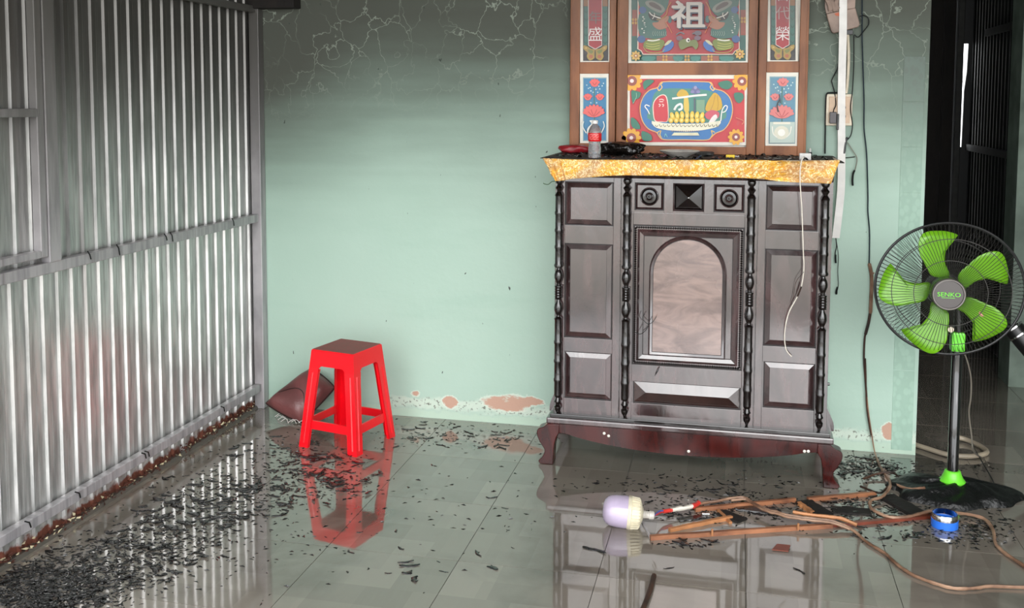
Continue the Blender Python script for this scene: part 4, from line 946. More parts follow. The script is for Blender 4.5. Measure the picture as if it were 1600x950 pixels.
mb = MB()
# seat skirt with rounded window corners, then the top
for k in range(4):
    zt = SH-.004; za = .325; top_ = []; bot_ = []
    us = [-1]+[-.62+.04*i for i in range(1, 5)]+[0]+[.62-.04*i for i in range(4, 0, -1)]+[1]
    h = half(za)
    def zb(u):
        e_ = h-.048; a_ = abs(u*1.0)
        if a_ >= e_: return za
        r = .014; dd = e_-a_
        return za+ (r-math.sqrt(max(r*r-(r-dd)**2, 0)) if dd < r else 0)*-1+0 if False else za+(math.sqrt(max(r*r-(r-dd)**2, 0)) if dd < r else r)
    n = 40
    for i in range(n+1):
        f = -1+2*i/n; b_u = f*h; z = zb(b_u); hb = half(z)
        bot_.append((f*hb if abs(f) == 1 else b_u*hb/h, z)); top_.append((f*(half(zt)), zt))
    o4 = [face(k, u, z) for u, z in bot_]+[face(k, u, z) for u, z in top_]; i4 = [face(k, u*.97, z, t_) for u, z in bot_]+[face(k, u*.97, z, t_) for u, z in top_]
    m_ = n+1
    mb.add(o4, [[i, i+1, m_+i+1, m_+i] for i in range(n)]); mb.add(i4, [[i, m_+i, m_+i+1, i+1] for i in range(n)])
    mb.add(o4[:m_]+i4[:m_], [[i, m_+i, m_+i+1, i+1] for i in range(n)])
h = half(SH-.004)
ring0 = [(-h, -h), (h, -h), (h, h), (-h, h)]
def rr(h, z, r=.012, n=4):
    out = []
    for (cx, cy, a0) in ((h-r, -h+r, -90), (h-r, h-r, 0), (-h+r, h-r, 90), (-h+r, -h+r, 180)):
        for i in range(n+1): t = math.radians(a0+90*i/n); out.append(SP(cx+r*math.cos(t), cy+r*math.sin(t), z))
    return out
R1 = rr(h, SH-.005, .004); R2 = rr(h-.002, SH-.001, .006); R3 = rr(h-.006, SH, .008); R4 = rr(h-.018, SH-.002, .008)
mb.frame(R1, R2); mb.frame(R2, R3); mb.frame(R3, R4); mb.add(R4, [list(range(len(R4)))])
mb.smooth = True
mb.build('seat', 'red_grime', st)
for k in range(4):
    z0_, z1_ = .078, .112; e0 = half(z0_)-.040; e1 = half(z1_)-.040
    q = []
    for ins in (.006, .014):
        q += [face(k, -e0, z0_, ins), face(k, e0, z0_, ins), face(k, e1, z1_, ins), face(k, -e1, z1_, ins)]
    MB().add(q, [(0, 1, 2, 3), (4, 7, 6, 5), (0, 4, 5, 1), (3, 2, 6, 7)]).build('stretcher', 'red', st)

# ================================================================== CUSHION
Lp, Tp, Rp, Bp = at(416, 630, y=-.17), at(486, 576, y=-.05), at(523, 606, y=-.10), at(470, 662, y=-.205)
Bp.z = .004
cu = empty('leatherette_cushion', Vector((Bp.x, Bp.y, 0)), 'brown leatherette cushion tipped against the wall behind the red stool', 'cushion')
nrm = (Rp-Lp).cross(Tp-Bp).normalized(); nrm = -nrm if nrm.y > 0 else nrm
def pil(sgn):
    def fn(u, v):
        e_ = lambda a, b, t: a.lerp(b, t)
        p = e_(e_(Lp, Bp, u), e_(Tp, Rp, u), v)
        cx_ = 2*u-1; cy_ = 2*v-1; pin = .05*(1-abs(cx_)**2)*(abs(cy_))+.05*(1-abs(cy_)**2)*abs(cx_)
        ctr = (Lp+Tp+Rp+Bp)/4; p = p.lerp(ctr, -pin*1.2)
        th_ = .055*((1-cx_**4)*(1-cy_**4))**.6
        th_ += .004*math.sin(9*(u+v))*th_/.055
        return p+nrm*sgn*th_*(1 if sgn > 0 else .35)
    return fn
mb = MB().grid(pil(1), 26, 26).grid(pil(-1), 26, 26)
for v in mb.v: v.z = max(v.z, .002); v.y = min(v.y, -.004); v.x = max(v.x, XL+.05)
mb.build('cover', 'leather', cu)
edge = [(i/20, 0) for i in range(20)]+[(1, i/20) for i in range(20)]+[(1-i/20, 1) for i in range(20)]+[(0, 1-i/20) for i in range(20)]
ep = [pil(1)(u, v) for u, v in edge]
for v in ep: v.z = max(v.z, .006); v.y = min(v.y, -.008); v.x = max(v.x, XL+.05)
MB().tube(ep, .0045, 6, closed=True).build('piping', 'leather_dark', cu)
ms = [pil(1)(.12+.76*(i/12), .28+.25*math.sin(i/12*3.1)) +nrm*.001 for i in range(13)]
for v in ms: v.z = max(v.z, .006)
MB().tube(ms, .002, 5).build('seam', 'leather_dark', cu)
# crumpled clear film at its foot
mb = MB()
for k in range(14):
    p = at(430+k*3.4+random.uniform(-3, 3), 655+random.uniform(-5, 6), z=.004); mb.tube(spline([p, p+Vector((.02, random.uniform(-.02, .02), .012)), p+Vector((.045, random.uniform(-.02, .01), .002))], 3), .0016, 4)
mb.build('plastic_scraps', 'white', None, 'thin pale plastic scraps under the left tip of the brown cushion', 'scrap', kind='stuff')

# ================================================================== FAN
YFN = -.47
fb = at(1487, 772, z=0); FX, FY = fb.x, fb.y
fan = empty('pedestal_fan', (FX, FY, 0), 'pedestal fan with lime green blades, black pole and melted black base, by the doorway', 'fan')
# base: slumped, lumpy disc
def basef(u, v):
    t = u*2*math.pi; r = v*(.225+.022*math.sin(3*t+1)+.014*math.sin(7*t))
    z = (.016+.036*(1-v**1.3)+.016*max(0, math.sin(4*t+6*v))*v*(1-v)*3+.012*math.sin(9*t+12*v)*v*(1-v))*min(1, (1-v)/.08)**.5 if v < 1 else 0
    return Vector((FX+.0+r*math.cos(t), FY+.0+r*.62*math.sin(t), max(z, 0.0)+.001*(v < .97)))
MB().grid(basef, 60, 18).build('base', mat('melted_black_plastic', '#0c0d0d', .42, bump=.8, bscale=45), fan)
MB().lathe((FX, FY, 0), [(.042, .045), (.046, .052), (.038, .060), (.030, .078), (.027, .088), (.024, .090)], n=24).build('base_collar', 'green2', fan, 'bright green collar at the foot of the pole')
hub = at(1479, 457, y=YFN)
zt = at(1489, 545, y=FY).z
MB().lathe((FX, FY, 0), [(.019, .07), (.019, .36), (.0185, .361), (.0185, zt)], n=24).build('pole', mat('gloss_black_pole', '#121212', .15, coat=1), fan)
MB().box(FX-.024, FX+.022, FY-.024, FY+.022, zt-.006, zt+.064, .007).build('neck_clamp', 'green2', fan, 'bright green neck clamp')
mot = Vector((hub.x, YFN+.085, hub.z))
MB().lathe((hub.x, YFN+.055, hub.z), [(.03, 0), (.058, .004), (.062, .03), (.052, .075), (.03, .10), (.001, .105)], (.04, 1, 0), 28).build('motor_housing', 'black', fan)
MB().tube([(FX, FY, zt+.05), (FX, FY, hub.z-.02), (hub.x, FY, hub.z)], .016, 10).build('yoke', 'black', fan)
# guard
gc = at(1484.5, 453, y=YFN); GR = .246
tilt = Matrix.Rotation(math.radians(0), 3, 'X')
def GP(r, t, dy): return Vector((gc.x+r*math.cos(t)*1.01, YFN+dy, gc.z+r*math.sin(t)*.955))
def GH(r, t, dy):      # front cap: inner ring centred on the hub, outer on the guard
    k = r/GR; return Vector((gc.x*k+hub.x*(1-k)+r*math.cos(t)*1.01, YFN+dy, gc.z*k+hub.z*(1-k)+r*math.sin(t)*.955))
def ringp(r, dy, n=72): return [GH(r, 2*math.pi*i/n, dy) for i in range(n)]
front = MB(); back = MB(); NW = 104
for i in range(NW):
    t = 2*math.pi*i/NW
    front.tube([GH(.053, t, -.034), GH(.10, t, -.040), GH(.16, t+.02, -.038), GH(.205, t+.035, -.026), GH(.232, t+.04, -.008), GH(GR-.002, t+.04, .018)], .00085, 4, cap=False)
    back.tube([GH(.05, t, .075), GH(.12, t, .078), GH(.20, t, .060), GH(.235, t, .040), GH(GR-.002, t, .022)], .00085, 4, cap=False)
gd = front.build('front_guard', 'guard', fan); gb = back.build('rear_guard', 'guard', fan)
for r, dy, rr_ in ((.12, -.041, .0014), (.195, -.031, .0014)):
    MB().tube(ringp(r, dy), rr_, 5, closed=True).build('guard_ring', 'guard', gd)
MB().tube(ringp(.18, .066), .0014, 5, closed=True).build('guard_ring', 'guard', gb)
MB().tube(ringp(GR, .020), .0050, 8, closed=True).build('outer_ring', 'black', fan)
MB().lathe(Vector((hub.x, YFN-.028, hub.z)), [(.048, 0), (.056, .002), (.057, .010), (.053, .016), (.050, .016), (.048, .012), (.001, .013)], (0, -1, 0), 36).build('hub_cap', 'hub', gd, 'round grey hub cap with green lettering')
MB().tube([(hub.x+.0515*math.cos(2*math.pi*i/40), YFN-.0445, hub.z+.0515*math.sin(2*math.pi*i/40)) for i in range(40)], .0022, 6, closed=True).build('hub_trim', mat('grey_trim', '#8d8784', .3), gd)
vs, fs = text_faces('SENKO', .0215, .0006); mb = MB()
mb.add([Vector((hub.x+v.x*1.12, YFN-.0425-v.z, hub.z+v.y-.0005)) for v in vs], fs); mb.box(hub.x-.024, hub.x+.020, YFN-.0418, YFN-.0408, hub.z-.0125, hub.z-.011)
mb.build('hub_lettering', 'green2', gd, 'bright green lettering SENKO')
# blades
bl = [(400, 372), (352, 300), (320, 240), (311, 180), (325, 130), (360, 108), (410, 104), (470, 108), (535, 130), (500, 155), (478, 190), (466, 240), (470, 300), (495, 372)]
bl = [((x-475)*.606e-3, -(y-462)*.606e-3) for x, y in bl]
outl = spline_closed([(x, y, 0) for x, y in bl], 4)
ANG = [0, -70.5, -141, -213, -286]
for a_ in ANG:
    ar = math.radians(a_); vs = []; n = len(outl)
    # fan the outline to an inner spine so the twist bends smoothly
    def B(p, k):
        q = Vector((p.x, p.y)); c0 = Vector((-.037, .10)); q = c0.lerp(q, k)
        tw = (q.x*1.0+.012)*.35
        x = q.x*math.cos(ar)-q.y*math.sin(ar); z = q.x*math.sin(ar)+q.y*math.cos(ar)
        return Vector((hub.x+x*1.01, YFN+.018+tw, hub.z+z))
    mb = MB(); lv = [B(p, k) for k in (1, .75, .5, .25) for p in outl]
    fs = [[r*n+i, r*n+(i+1) % n, (r+1)*n+(i+1) % n, (r+1)*n+i] for r in range(3) for i in range(n)]+[[3*n+i for i in range(n)]]
    mb.add(lv, fs); mb.smooth = True; ob = mb.build('blade', 'green', fan, fix=False); solid(ob, .0016)
    if a_ == -141:
        q = at(1537, 490, y=YFN-.004); MB().lathe((q.x, YFN+.006, q.z), [(.001, 0), (.0135, 0), (.0135, .001), (.001, .001)], (0, -1, 0), 18).build('sticker', mat('pink_sticker', '#d99b86', .5), ob, 'round pinkish sticker')
MB().lathe((hub.x, YFN-.022, hub.z), [(.001, 0), (.05, .001), (.054, .01), (.054, .045), (.05, .05), (.001, .05)], (0, 1, 0), 28).build('blade_hub', 'green', fan)
MB().lathe((hub.x+.012, YFN-.03, at(1489, 512, y=YFN).z), [(.001, 0), (.010, .001), (.010, .006), (.001, .008)], (0, -1, 0), 14).build('guard_clip', 'cream', fan)
wire([at(1502, 546, y=FY), at(1510, 560, y=FY), at(1517, 590, y=FY+.02), at(1517, 620, y=FY+.02), at(1514, 645, y=FY+.03), at(1518, 680, y=FY+.03), at(1521, 705, y=FY+.03), at(1535, 716, z=.01), at(1545, 727, z=.008)], .0028).build('fan_lead', mat('grey_lead', '#6b665c', .5), fan)
wire([at(1519, 690, y=FY+.03), at(1525, 705, z=.06), at(1548, 745, z=.01), at(1556, 762, z=.006)], .002).build('fan_lead', 'cable_black', fan)

# dark cylinder with bright rings at the right edge, in the room behind the fan
P0 = at(1583, 512, y=.35); P1 = at(1640, 580, y=.30)
dc = empty('dark_handle', Vector((P1.x, P1.y, P1.z)), 'black tube with bright steel rings leaning in at the right edge beside the fan', 'tube')
MB().tube([P0, P1], .042, 16).build('tube_body', 'black', dc)
d_ = (P1-P0).normalized()
for k, off in enumerate((.0, .012)):
    MB().lathe(P0-d_*.004+d_*off*3, [(.040, 0), (.044, .001), (.044, .007), (.040, .008)], d_, 20).build('steel_ring', 'chrome', dc)
q = at(1578, 505, y=.37)
MB().tube([q+Vector((-.05, .02, -.01)), q+Vector((.02, -.01, -.02))], .012, 8).build('tube_neck', 'black', dc)
MB().tube([P1, Vector((P1.x+.35, P1.y-.02, .02))], .03, 10).build('stand', 'black', dc)

# ================================================================== FLOOR THINGS
# bulb
b0 = at(941, 806, z=.057)
bc = at(972, 829, z=0); 
bl0 = Vector((at(942, 803, z=.055).x-.012, bc.y+.03, .0545)); axd = Vector((1, .10, -.075)).normalized()
bu = empty('led_bulb', (bl0.x+.06, bl0.y, 0), 'large milky LED bulb with a cream finned base, lying on the wet floor', 'light bulb')
MB().lathe(bl0, [(0.00047, 0.00558), (0.01860, 0.00651), (0.03348, 0.01116), (0.04371, 0.02046), (0.04929, 0.03255), (0.05208, 0.04836), (0.05348, 0.07905), (0.05301, 0.09486)], axd, 36).build('diffuser', 'bulb', bu)
MB().lathe(bl0, [(0.05348, 0.08928), (0.05487, 0.09207), (0.05487, 0.10044), (0.04929, 0.10230), (0.04650, 0.12555), (0.04278, 0.13206), (0.02790, 0.13764), (0.01860, 0.14136)], axd, 36).build('heat_sink', 'bulbbase', bu)
u_ = axd.cross(Vector((0, 0, 1))).normalized(); v_ = axd.cross(u_)
fins = MB()
for k in range(30):
    t = 2*math.pi*k/30; rd = u_*math.cos(t)+v_*math.sin(t); tg = axd.cross(rd)
    q = []
    for (h_, r_) in ((0.10044, 0.05394), (0.12648, 0.05115), (0.13206, 0.04371), (0.10044, 0.04371)): q += [bl0+axd*h_+rd*r_+tg*.0014, bl0+axd*h_+rd*r_-tg*.0014]
    fins.add(q, [(0, 2, 4, 6), (1, 7, 5, 3), (0, 1, 3, 2), (2, 3, 5, 4)])
fins.build('fins', 'bulbbase', bu)
MB().lathe(bl0, [(0.01302, 0.13764), (0.01395, 0.14322), (0.01209, 0.14601), (0.01395, 0.14880), (0.01209, 0.15159), (0.01395, 0.15438), (0.01209, 0.15717), (0.01209, 0.15996), (0.01442, 0.16182), (0.01442, 0.17484), (0.01116, 0.17856), (0.00093, 0.17949)], axd, 20).build('screw_cap', 'porcelain', bu)
# wires from the bulb and long stripped cable
be = bl0+axd*.178
G = lambda x, y, z=.006: at(x, y, z=z)
ca = empty('stripped_cable', G(1200, 793), 'long stripped brown cable running from the bulb across the planks to the lower right corner', 'cable')
ca.location.z = 0; WL[ca] = Vector(ca.location)
wire([be, G(1030, 799, .035), G(1040, 798, .03)], .0032, 4).build('blue_core', 'blue_wire', ca, 'blue wire core')
wire([be, G(1032, 801, .03), G(1038, 798, .03)], .0028, 4).build('red_core', 'red_wire', ca, 'red wire core')
wire([G(1036, 799, .03), G(1043, 798, .028), G(1050, 797, .027)], .0065, 4).build('red_tape', 'red_wire', ca, 'red tape wrapped round the wires')
wire([G(1048, 797, .027), G(1060, 795, .026), G(1074, 793, .025), G(1084, 790, .024)], .0075, 4, jit=.001).build('cloth_tape', 'cable_white', ca, 'off-white tape wrapped round the wires')
wire([G(1082, 791, .024), G(1088, 788, .024), G(1092, 786, .024)], .0085, 3, jit=.001).build('red_tape', 'red_wire', ca)
cab_pts = [(1090, 788, .022), (1105, 785, .022), (1120, 783, .024), (1140, 779, .026), (1160, 777, .028), (1170, 781, .028), (1180, 788, .026), (1200, 797, .026), (1214, 800, .028), (1225, 804, .03), (1250, 808, .03), (1275, 811, .028), (1300, 814, .024), (1325, 824, .012), (1340, 834, .006), (1352, 845, .006), (1372, 858, .006), (1385, 866, .006), (1395, 876, .006), (1410, 888, .006), (1430, 900, .006), (1460, 911, .006), (1490, 919, .006), (1520, 919, .006), (1550, 916, .006), (1610, 918, .006)]
wire([G(*p) for p in cab_pts], .0052, 5, jit=.0009).build('cable_run', 'cable_brown', ca)
wire([G(x+2, y+3, z) for x, y, z in cab_pts[3:14]], .0042, 4, jit=.0015).build('cable_run', 'cable_brown', ca)
wire([G(x+14, y-4, z+.004) for x, y, z in cab_pts[9:14]], .0062, 4, jit=.001).build('cable_run', 'wood_l', ca)
# second cable, coiling over the fan base
cc = empty('coiled_cable', G(1393, 760), 'brown cable looping from the wall foot round the fan base to the right edge', 'cable'); cc.location.z = 0; WL[cc] = Vector(cc.location)
wire([G(*p) for p in ((1370, 716, .005), (1375, 728, .01), (1383, 742, .014), (1392, 752, .014), (1410, 761, .02), (1425, 764, .03), (1445, 762, .045))], .005, 5, jit=.001).build('cable_run', 'cable_brown', cc)
wire([G(*p) for p in ((1388, 748, .014), (1391, 758, .02), (1386, 768, .02), (1376, 777, .016), (1361, 782, .014), (1360, 792, .012), (1370, 800, .012), (1390, 808, .012), (1415, 808, .012), (1440, 802, .014), (1460, 798, .02), (1475, 801, .03), (1500, 802, .016), (1520, 805, .012), (1540, 812, .010), (1552, 830, .008), (1556, 850, .008), (1570, 864, .006), (1580, 871, .006), (1612, 892, .006))], .0058, 5, jit=.0009).build('cable_run', 'cable_brown', cc)
wire([G(*p) for p in ((1350, 748, .01), (1365, 742, .014), (1385, 738, .02), (1398, 740, .02), (1412, 752, .02), (1416, 760, .02))], .0042, 5, jit=.001).build('cable_run', 'cable_dark', cc)
wire([G(*p) for p in ((1345, 760, .008), (1360, 766, .012), (1376, 770, .016), (1388, 760, .018))], .004, 5, jit=.001).build('cable_run', 'cable_dark', cc)
# planks
def plank(name, a_, b_, wd, ht, mt, label, cat='plank', group=None, z=.0):
    A_ = at(*a_, z=z+ht/2); B_ = at(*b_, z=z+ht/2)
    n = 8; mb = MB(); d = (B_-A_); sd = Vector((-d.y, d.x, 0)).normalized(); rd = random.Random(name+label)
    ring = []
    for i in range(n+1):
        c_ = A_+d*i/n+sd*rd.uniform(-.0015, .0015); w_ = wd*rd.uniform(.9, 1.08)/2
        ring.append([c_+sd*w_+Vector((0, 0, -ht/2)), c_-sd*w_+Vector((0, 0, -ht/2)), c_-sd*w_*.9+Vector((0, 0, ht/2)), c_+sd*w_*.9+Vector((0, 0, ht/2))])
    for i in range(n):
        mb.add(ring[i]+ring[i+1], [[k, (k+1) % 4, 4+(k+1) % 4, 4+k] for k in range(4)])
    mb.add(ring[0], [(0, 1, 2, 3)]); mb.add(ring[-1], [(3, 2, 1, 0)])
    return mb.build(name, mt, None, label, cat, group)
ln = plank('wooden_batten', (1016, 840), (1300, 821), .015, .014, 'wood', 'long orange-brown batten nearest the camera, its left end right of the bulb', 'batten')
plank('wooden_batten', (1295, 821), (1462, 806), .018, .010, 'wood_red', 'wet red-brown batten ending at the blue tape roll', 'batten')
plank('wooden_batten', (1086, 796), (1243, 781), .014, .014, 'wood', 'orange-brown batten lying under the taped wires behind the bulb', 'batten')
plank('wooden_batten', (1262, 780), (1368, 771), .015, .014, 'wood', 'orange-brown batten between the cabinet foot and the coiled cable', 'batten')
plank('wood_splinter', (1046, 828), (1143, 808), .014, .012, 'wood_l', 'pale pointed splinter of wood between the two battens', 'splinter')
plank('wood_splinter', (1122, 797), (1141, 817), .012, .008, 'wood_l', 'short pale splinter crossing the end of the pointed splinter', 'splinter')
plank('wood_splinter', (1248, 786), (1270, 801), .016, .012, 'wood_l', 'short splinter with a dark side between the battens below the cabinet foot', 'splinter')
plank('charred_board', (1126, 800), (1160, 814), .055, .006, 'soot_wood', 'charred brown board fragment under the short crossing splinter', 'board')
plank('charred_board', (1255, 783), (1290, 805), .07, .008, 'soot_wood', 'larger charred board fragment below the cabinet foot', 'board')
plank('steel_strip', (1002, 812), (1017, 841), .008, .004, 'rail', 'thin grey strip from the bulb base to the end of the long batten', 'strip')
plank('charred_board', (1385, 775), (1440, 806), .075, .010, 'soot_wood', 'charred board fragment beside the coiled cable and fan base', 'board')
plank('charred_stick', (1392, 762), (1450, 752), .03, .012, 'char2', 'ash-grey slat left of the green fan collar', 'slat')
plank('charred_stick', (1400, 742), (1475, 747), .02, .008, 'char', 'thin black slat behind the ash-grey slat', 'slat')
for px, py in ((1113, 829), (1247, 820)):
    q = at(px, py, z=.02); MB().lathe(q-Vector((0, .012, .0)), [(.0035, -.012), (.004, 0), (.0035, .010), (.0005, .011)], n=8).build('cane_node', 'wood_l', ln)
# dark stick bottom
a_, b_ = at(1022, 899, z=.008), at(1003, 955, z=.008)
MB().tube(spline([a_, (a_+b_)/2+Vector((.003, 0, 0)), b_], 4), .0075, 7).build('burnt_stick', 'cable_dark', None, 'burnt dark stick at the bottom edge of the picture', 'stick')
plank('charred_board', (1150, 792), (1215, 800), .05, .005, 'char', 'flat black char sheet under the taped cable between the battens', 'board')
plank('charred_board', (1300, 796), (1360, 800), .06, .005, 'soot_wood', 'dark scorched board between the right battens', 'board')
plank('charred_board', (1060, 812), (1105, 806), .03, .004, 'char', 'thin black char strip left of the pointed splinter', 'board')
wire([at(1008, 490, y=-.425), at(1004, 497, y=-.425), at(1012, 506, y=-.43), at(1020, 503, y=-.43), at(1026, 494, y=-.425)], .0012, 4).build('burnt_wire', 'cable_black', None, 'small curled burnt wire caught on the left edge of the arched door', 'wire')
wire([at(992, 519, y=-.42), at(1000, 522, y=-.425), at(1008, 517, y=-.43), at(1014, 508, y=-.43)], .0014, 4).build('burnt_wire', 'cable_black', None, 'second small burnt wire just below the curled one on the door', 'wire')
MB().tube([at(1031, 573, y=-.415), at(1027, 580, y=-.418), at(1023, 587, y=-.415)], [.001, .003, .001], 6).build('char_sliver', 'char', None, 'black char sliver stuck below the cabinet door', 'char')
# tape roll
tc = at(1479, 829, z=0); tr_ = empty('tape_roll', (tc.x, tc.y+.02, 0), 'blue tape roll with a bright silvery rim, lying in front of the fan base', 'tape roll')
cx, cy = tc.x, tc.y+.035
MB().lathe((cx, cy, 0), [(.040, 0), (.043, .001), (.043, .026), (.041, .027), (.036, .027), (.035, .001), (.040, 0)], n=36, cap=False).build('tape', 'blue', tr_)
MB().lathe((cx, cy, .0), [(.0395, .020), (.0415, .028), (.0405, .046), (.0395, .047), (.0385, .046), (.0385, .002), (.0395, .002)], n=36, cap=False).build('rim', 'chrome', tr_)
# cream hose behind the fan
wire([G(1428, 694, .012), G(1450, 701, .012), G(1480, 710, .012), G(1510, 713, .012), G(1532, 711, .012), G(1542, 706, .012), G(1532, 697, .012), G(1510, 687, .014), G(1495, 683, .02)], .010, 6, 8).build('cream_hose', 'cable_cream', None, 'dirty cream hose curled on the floor behind the fan pole', 'hose')
# wrapper pieces
for (px, py, lab, mt, s) in ((1220, 857, 'small flat brown square scrap right of the white reflection', 'wood_red', .028),):
    p = at(px, py, z=.002); MB().prism([p+Vector((-s, -.02, 0)), p+Vector((s*.8, -.02, 0)), p+Vector((s*1.1, .022, .002)), p+Vector((-s*.4, .022, .002))], (0, 0, .003)).build('brown_scrap', mt, None, lab, 'scrap')
p = at(1103, 803, z=.004); MB().lathe(p, [(.0005, -.016), (.005, -.012), (.005, .012), (.0005, .016)], (1, .1, 0), 10).build('glass_tube', 'chrome', None, 'tiny bright metal tube between the battens', 'tube')
p = at(1470, 905, z=.003)

# ------------------------------------------------------------------ char flakes
def flake_mesh(seed, bold=1.0):
    rd = random.Random(seed); n = 7; ax_ = []; ang = rd.uniform(-.4, .4); p = Vector((0, 0, 0)); pts = [p.copy()]
    for i in range(n): ang += rd.uniform(-.55, .55); p = p+Vector((math.cos(ang), math.sin(ang), 0))/n; pts.append(p.copy())
    c_ = sum(pts, Vector())/len(pts); w0 = rd.uniform(.11, .22)*bold; vs = []; curl = rd.uniform(.05, .22)
    for i, q in enumerate(pts):
        t = i/n; wdt = w0*(math.sin(math.pi*min(max(t*.9+.07, 0), 1))**.6)*rd.uniform(.6, 1.3); z = curl*abs(2*t-1)**2*rd.uniform(.5, 1.2)*.6
        d = (pts[min(i+1, n)]-pts[max(i-1, 0)]).normalized(); s_ = Vector((-d.y, d.x, 0))
        for (k, h) in ((1, .0), (.4, .05*bold+.02), (-.5, .04*bold+.02), (-1, .0)): vs.append(q-c_+s_*wdt*k+Vector((0, 0, z+h*rd.uniform(.6, 1.4)+.004)))
    fs = [[i*4+k, (i+1)*4+k, (i+1)*4+(k+1) % 4, i*4+(k+1) % 4] for i in range(n) for k in range(4)]+[[0, 1, 2, 3], [n*4+3, n*4+2, n*4+1, n*4]]
    me = bpy.data.meshes.new('char_flake'); me.from_pydata([tuple(v) for v in vs], [], fs); me.materials.append(M['char']); 
    for q in me.polygons: q.use_smooth = True
    return me
FM = [flake_mesh(k, random.choice([1, 1, 1.4])) for k in range(16)]
rf = random.Random(11)
def flakes(regs, label, group, lo_=.02, hi_=.055):
    for (cx, cy, rx, ry, n) in regs:
        for k in range(n):
            r = math.sqrt(rf.random()); t = rf.uniform(0, 6.283); p = at(cx+rx*r*math.cos(t), cy+ry*r*math.sin(t), z=0)
            if p.x < XL+.05 or (p.y > -.04 and p.x < .72): continue
            o = bpy.data.objects.new('char_flake', rf.choice(FM)); COL.objects.link(o); s = rf.uniform(lo_, hi_)
            o.location = p; o.scale = (s*rf.uniform(.8, 1.3), s, s*.7); o.rotation_euler = (0, 0, rf.choice([0, 3.14])+rf.gauss(.1, .6)); tag(o, label, 'char flake', group)
def strew(regs, name, label, lo_=.003, hi_=.012, big=0, mt='char'):
    """uncountable crumbs as one object: (cx, cy, rx, ry, crumbs, small flakes)"""
    mb = MB()
    for (cx, cy, rx, ry, n, nb) in regs:
        for k in range(n+nb):
            r = rf.random()**.6*(1+.25*rf.gauss(0, 1)) if k < n else math.sqrt(rf.random())
            t = rf.uniform(0, 6.283); p = at(cx+rx*r*math.cos(t), cy+ry*r*math.sin(t), z=0)
            if p.x < XL+.02 or (p.y > -.01 and p.x < .72): continue
            if k >= n:
                me = rf.choice(FM); sz = rf.uniform(.016, .042); a = rf.gauss(.1, .7)+rf.choice([0, 3.14]); ca, sa = math.cos(a), math.sin(a); zo = rf.uniform(0, .006)
                mb.add([Vector((p.x+(v.co.x*ca-v.co.y*sa)*sz, p.y+(v.co.x*sa+v.co.y*ca)*sz, zo+v.co.z*sz*.7)) for v in me.vertices], [list(f.vertices) for f in me.polygons]); continue
            l = rf.uniform(lo_, hi_); a = rf.gauss(0, .7); d = Vector((math.cos(a), math.sin(a), 0))*l; s_ = Vector((-math.sin(a), math.cos(a), 0))*l*rf.uniform(.15, .5); b = s_*rf.uniform(-1.5, 1.5); h = Vector((0, 0, rf.uniform(.001, .3*l+.001)))
            q = [p-d-s_*.3, p-s_+b, p+d+b*.2, p+s_+b, p+h+b*.8]
            mb.add(q, [(0, 1, 4), (1, 2, 4), (2, 3, 4), (3, 0, 4), (3, 2, 1, 0)])
    for v in mb.v: v.z = max(v.z, 0)+.0002
    return mb.build(name, mt, None, label, 'char litter', kind='stuff')
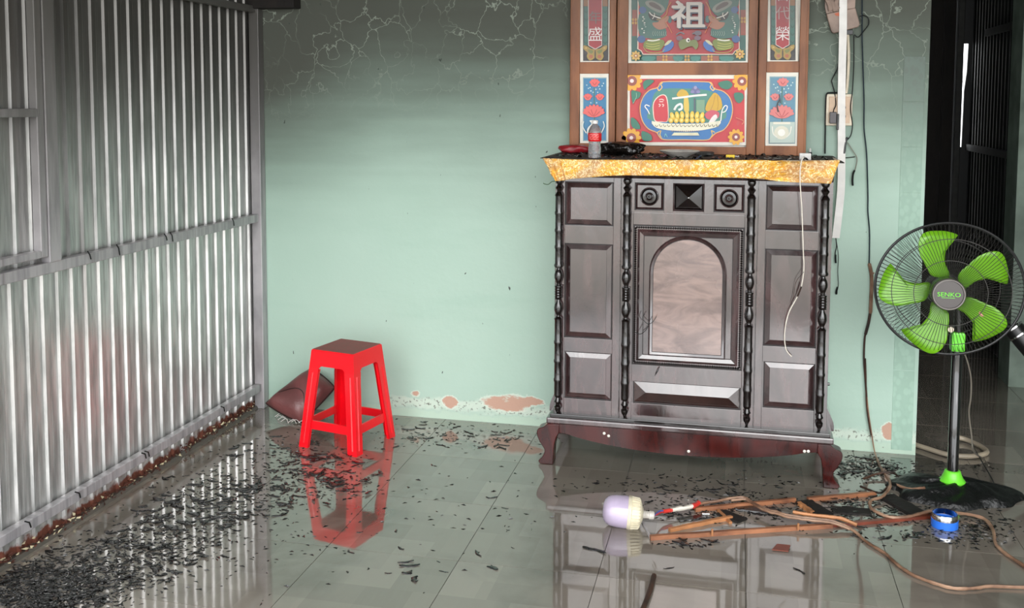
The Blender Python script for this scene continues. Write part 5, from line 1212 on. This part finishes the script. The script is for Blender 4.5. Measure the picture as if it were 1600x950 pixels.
for reg, lab, grp, l_, h_ in (
    ((340, 765, 60, 28, 22), 'chunky black char flake beside the far half of the tin wall', 'char flakes by the far tin wall', .03, .065),
    ((290, 805, 80, 30, 34), 'chunky black char flake beside the middle of the tin wall', 'char flakes by the middle of the tin wall', .03, .062),
    ((400, 785, 60, 34, 22), 'curled black char flake on the stripe reflections left of the stool reflection', 'char flakes on the stripe reflections', .028, .06),
    ((430, 705, 75, 28, 18), 'curled black char flake between the brown cushion and the tin wall', 'char flakes near the cushion', .028, .055),
    ((500, 745, 80, 36, 46), 'curled black char flake on the floor in front of the red stool', 'char flakes in front of the stool', .026, .06),
    ((680, 680, 60, 18, 14), 'black char flake on the floor just right of the red stool', 'char flakes right of the stool', .024, .055),
    ((780, 688, 50, 16, 12), 'black char flake on the floor just left of the cabinet foot', 'char flakes left of the cabinet', .024, .055),
    ((90, 905, 100, 45, 26), 'thin black char flake on the dense heap in the lower left corner', 'char flakes on the corner heap', .025, .05),
    ((220, 870, 90, 40, 18), 'thin black char flake right of the dense heap in the lower left corner', 'char flakes beside the corner heap', .025, .05),
    ((600, 870, 90, 50, 9), 'lone black char flake below the red reflection of the stool', 'lone char flakes below the stool reflection', .014, .05),
    ((760, 850, 80, 80, 7), 'lone black char flake on the green wall reflection left of the cabinet reflection', 'lone char flakes on the wall reflection', .014, .045),
    ((1355, 728, 42, 14, 16), 'black char flake beside the right foot of the cabinet', 'char flakes by the right cabinet foot', .03, .06),
    ((1385, 838, 55, 14, 8), 'black char flake below the right end of the battens', 'char flakes below the battens', .03, .055),
    ((1100, 765, 120, 18, 14), 'black char flake on the floor under the front of the cabinet', 'char flakes below the cabinet', .02, .05),
    ((1180, 800, 60, 12, 8), 'black char flake lying among the battens', 'char flakes among the battens', .02, .05)):
    flakes([reg], lab, grp, l_, h_)
for (px, py, s, l) in ((930, 860, .07, 'long black char flake on the floor below the bulb'), (1065, 850, .055, 'lumpy black char flake under the left end of the long batten'), (1110, 846, .05, 'curled black char flake under the middle of the long batten'), (1250, 893, .045, 'black char flake alone on the grey floor right of the stick'), (640, 884, .05, 'long thin black char flake below the reflection of the stool'), (770, 888, .035, 'small forked black char flake on the floor toward the bottom middle'), (1045, 888, .03, 'small grey curled scrap above the burnt stick')):
    p = at(px, py, z=0); o = bpy.data.objects.new('char_flake', rf.choice(FM)); COL.objects.link(o); o.location = p; o.scale = (s*1.3, s, s*.6); o.rotation_euler = (0, 0, rf.gauss(.1, .3)); tag(o, l, 'char flake')
strew([(60, 915, 110, 38, 900, 170), (170, 885, 110, 45, 700, 130), (260, 845, 100, 40, 400, 60), (340, 780, 130, 45, 350, 50), (430, 740, 110, 50, 250, 25), (520, 745, 80, 45, 250, 40), (700, 680, 150, 22, 160, 10), (690, 780, 240, 120, 110, 0), (400, 850, 150, 70, 120, 5), (440, 690, 60, 25, 40, 4), (90, 940, 110, 20, 300, 60)], 'char_litter', 'fine black char crumbs strewn over the floor on the left')
strew([(1400, 800, 170, 45, 350, 20), (1350, 732, 50, 20, 260, 30), (1130, 795, 130, 22, 350, 30), (1330, 795, 90, 20, 200, 30), (1520, 830, 80, 25, 300, 8), (1100, 760, 200, 20, 220, 10), (1450, 735, 110, 12, 150, 12), (1080, 850, 50, 8, 40, 6)], 'char_litter', 'fine black char crumbs around the battens, cables and fan base')
strew([(90, 905, 130, 45, 420, 10), (1400, 790, 150, 40, 120, 0)], 'ash_litter', 'pale grey ash crumbs mixed among the char on the floor', mt='char2')
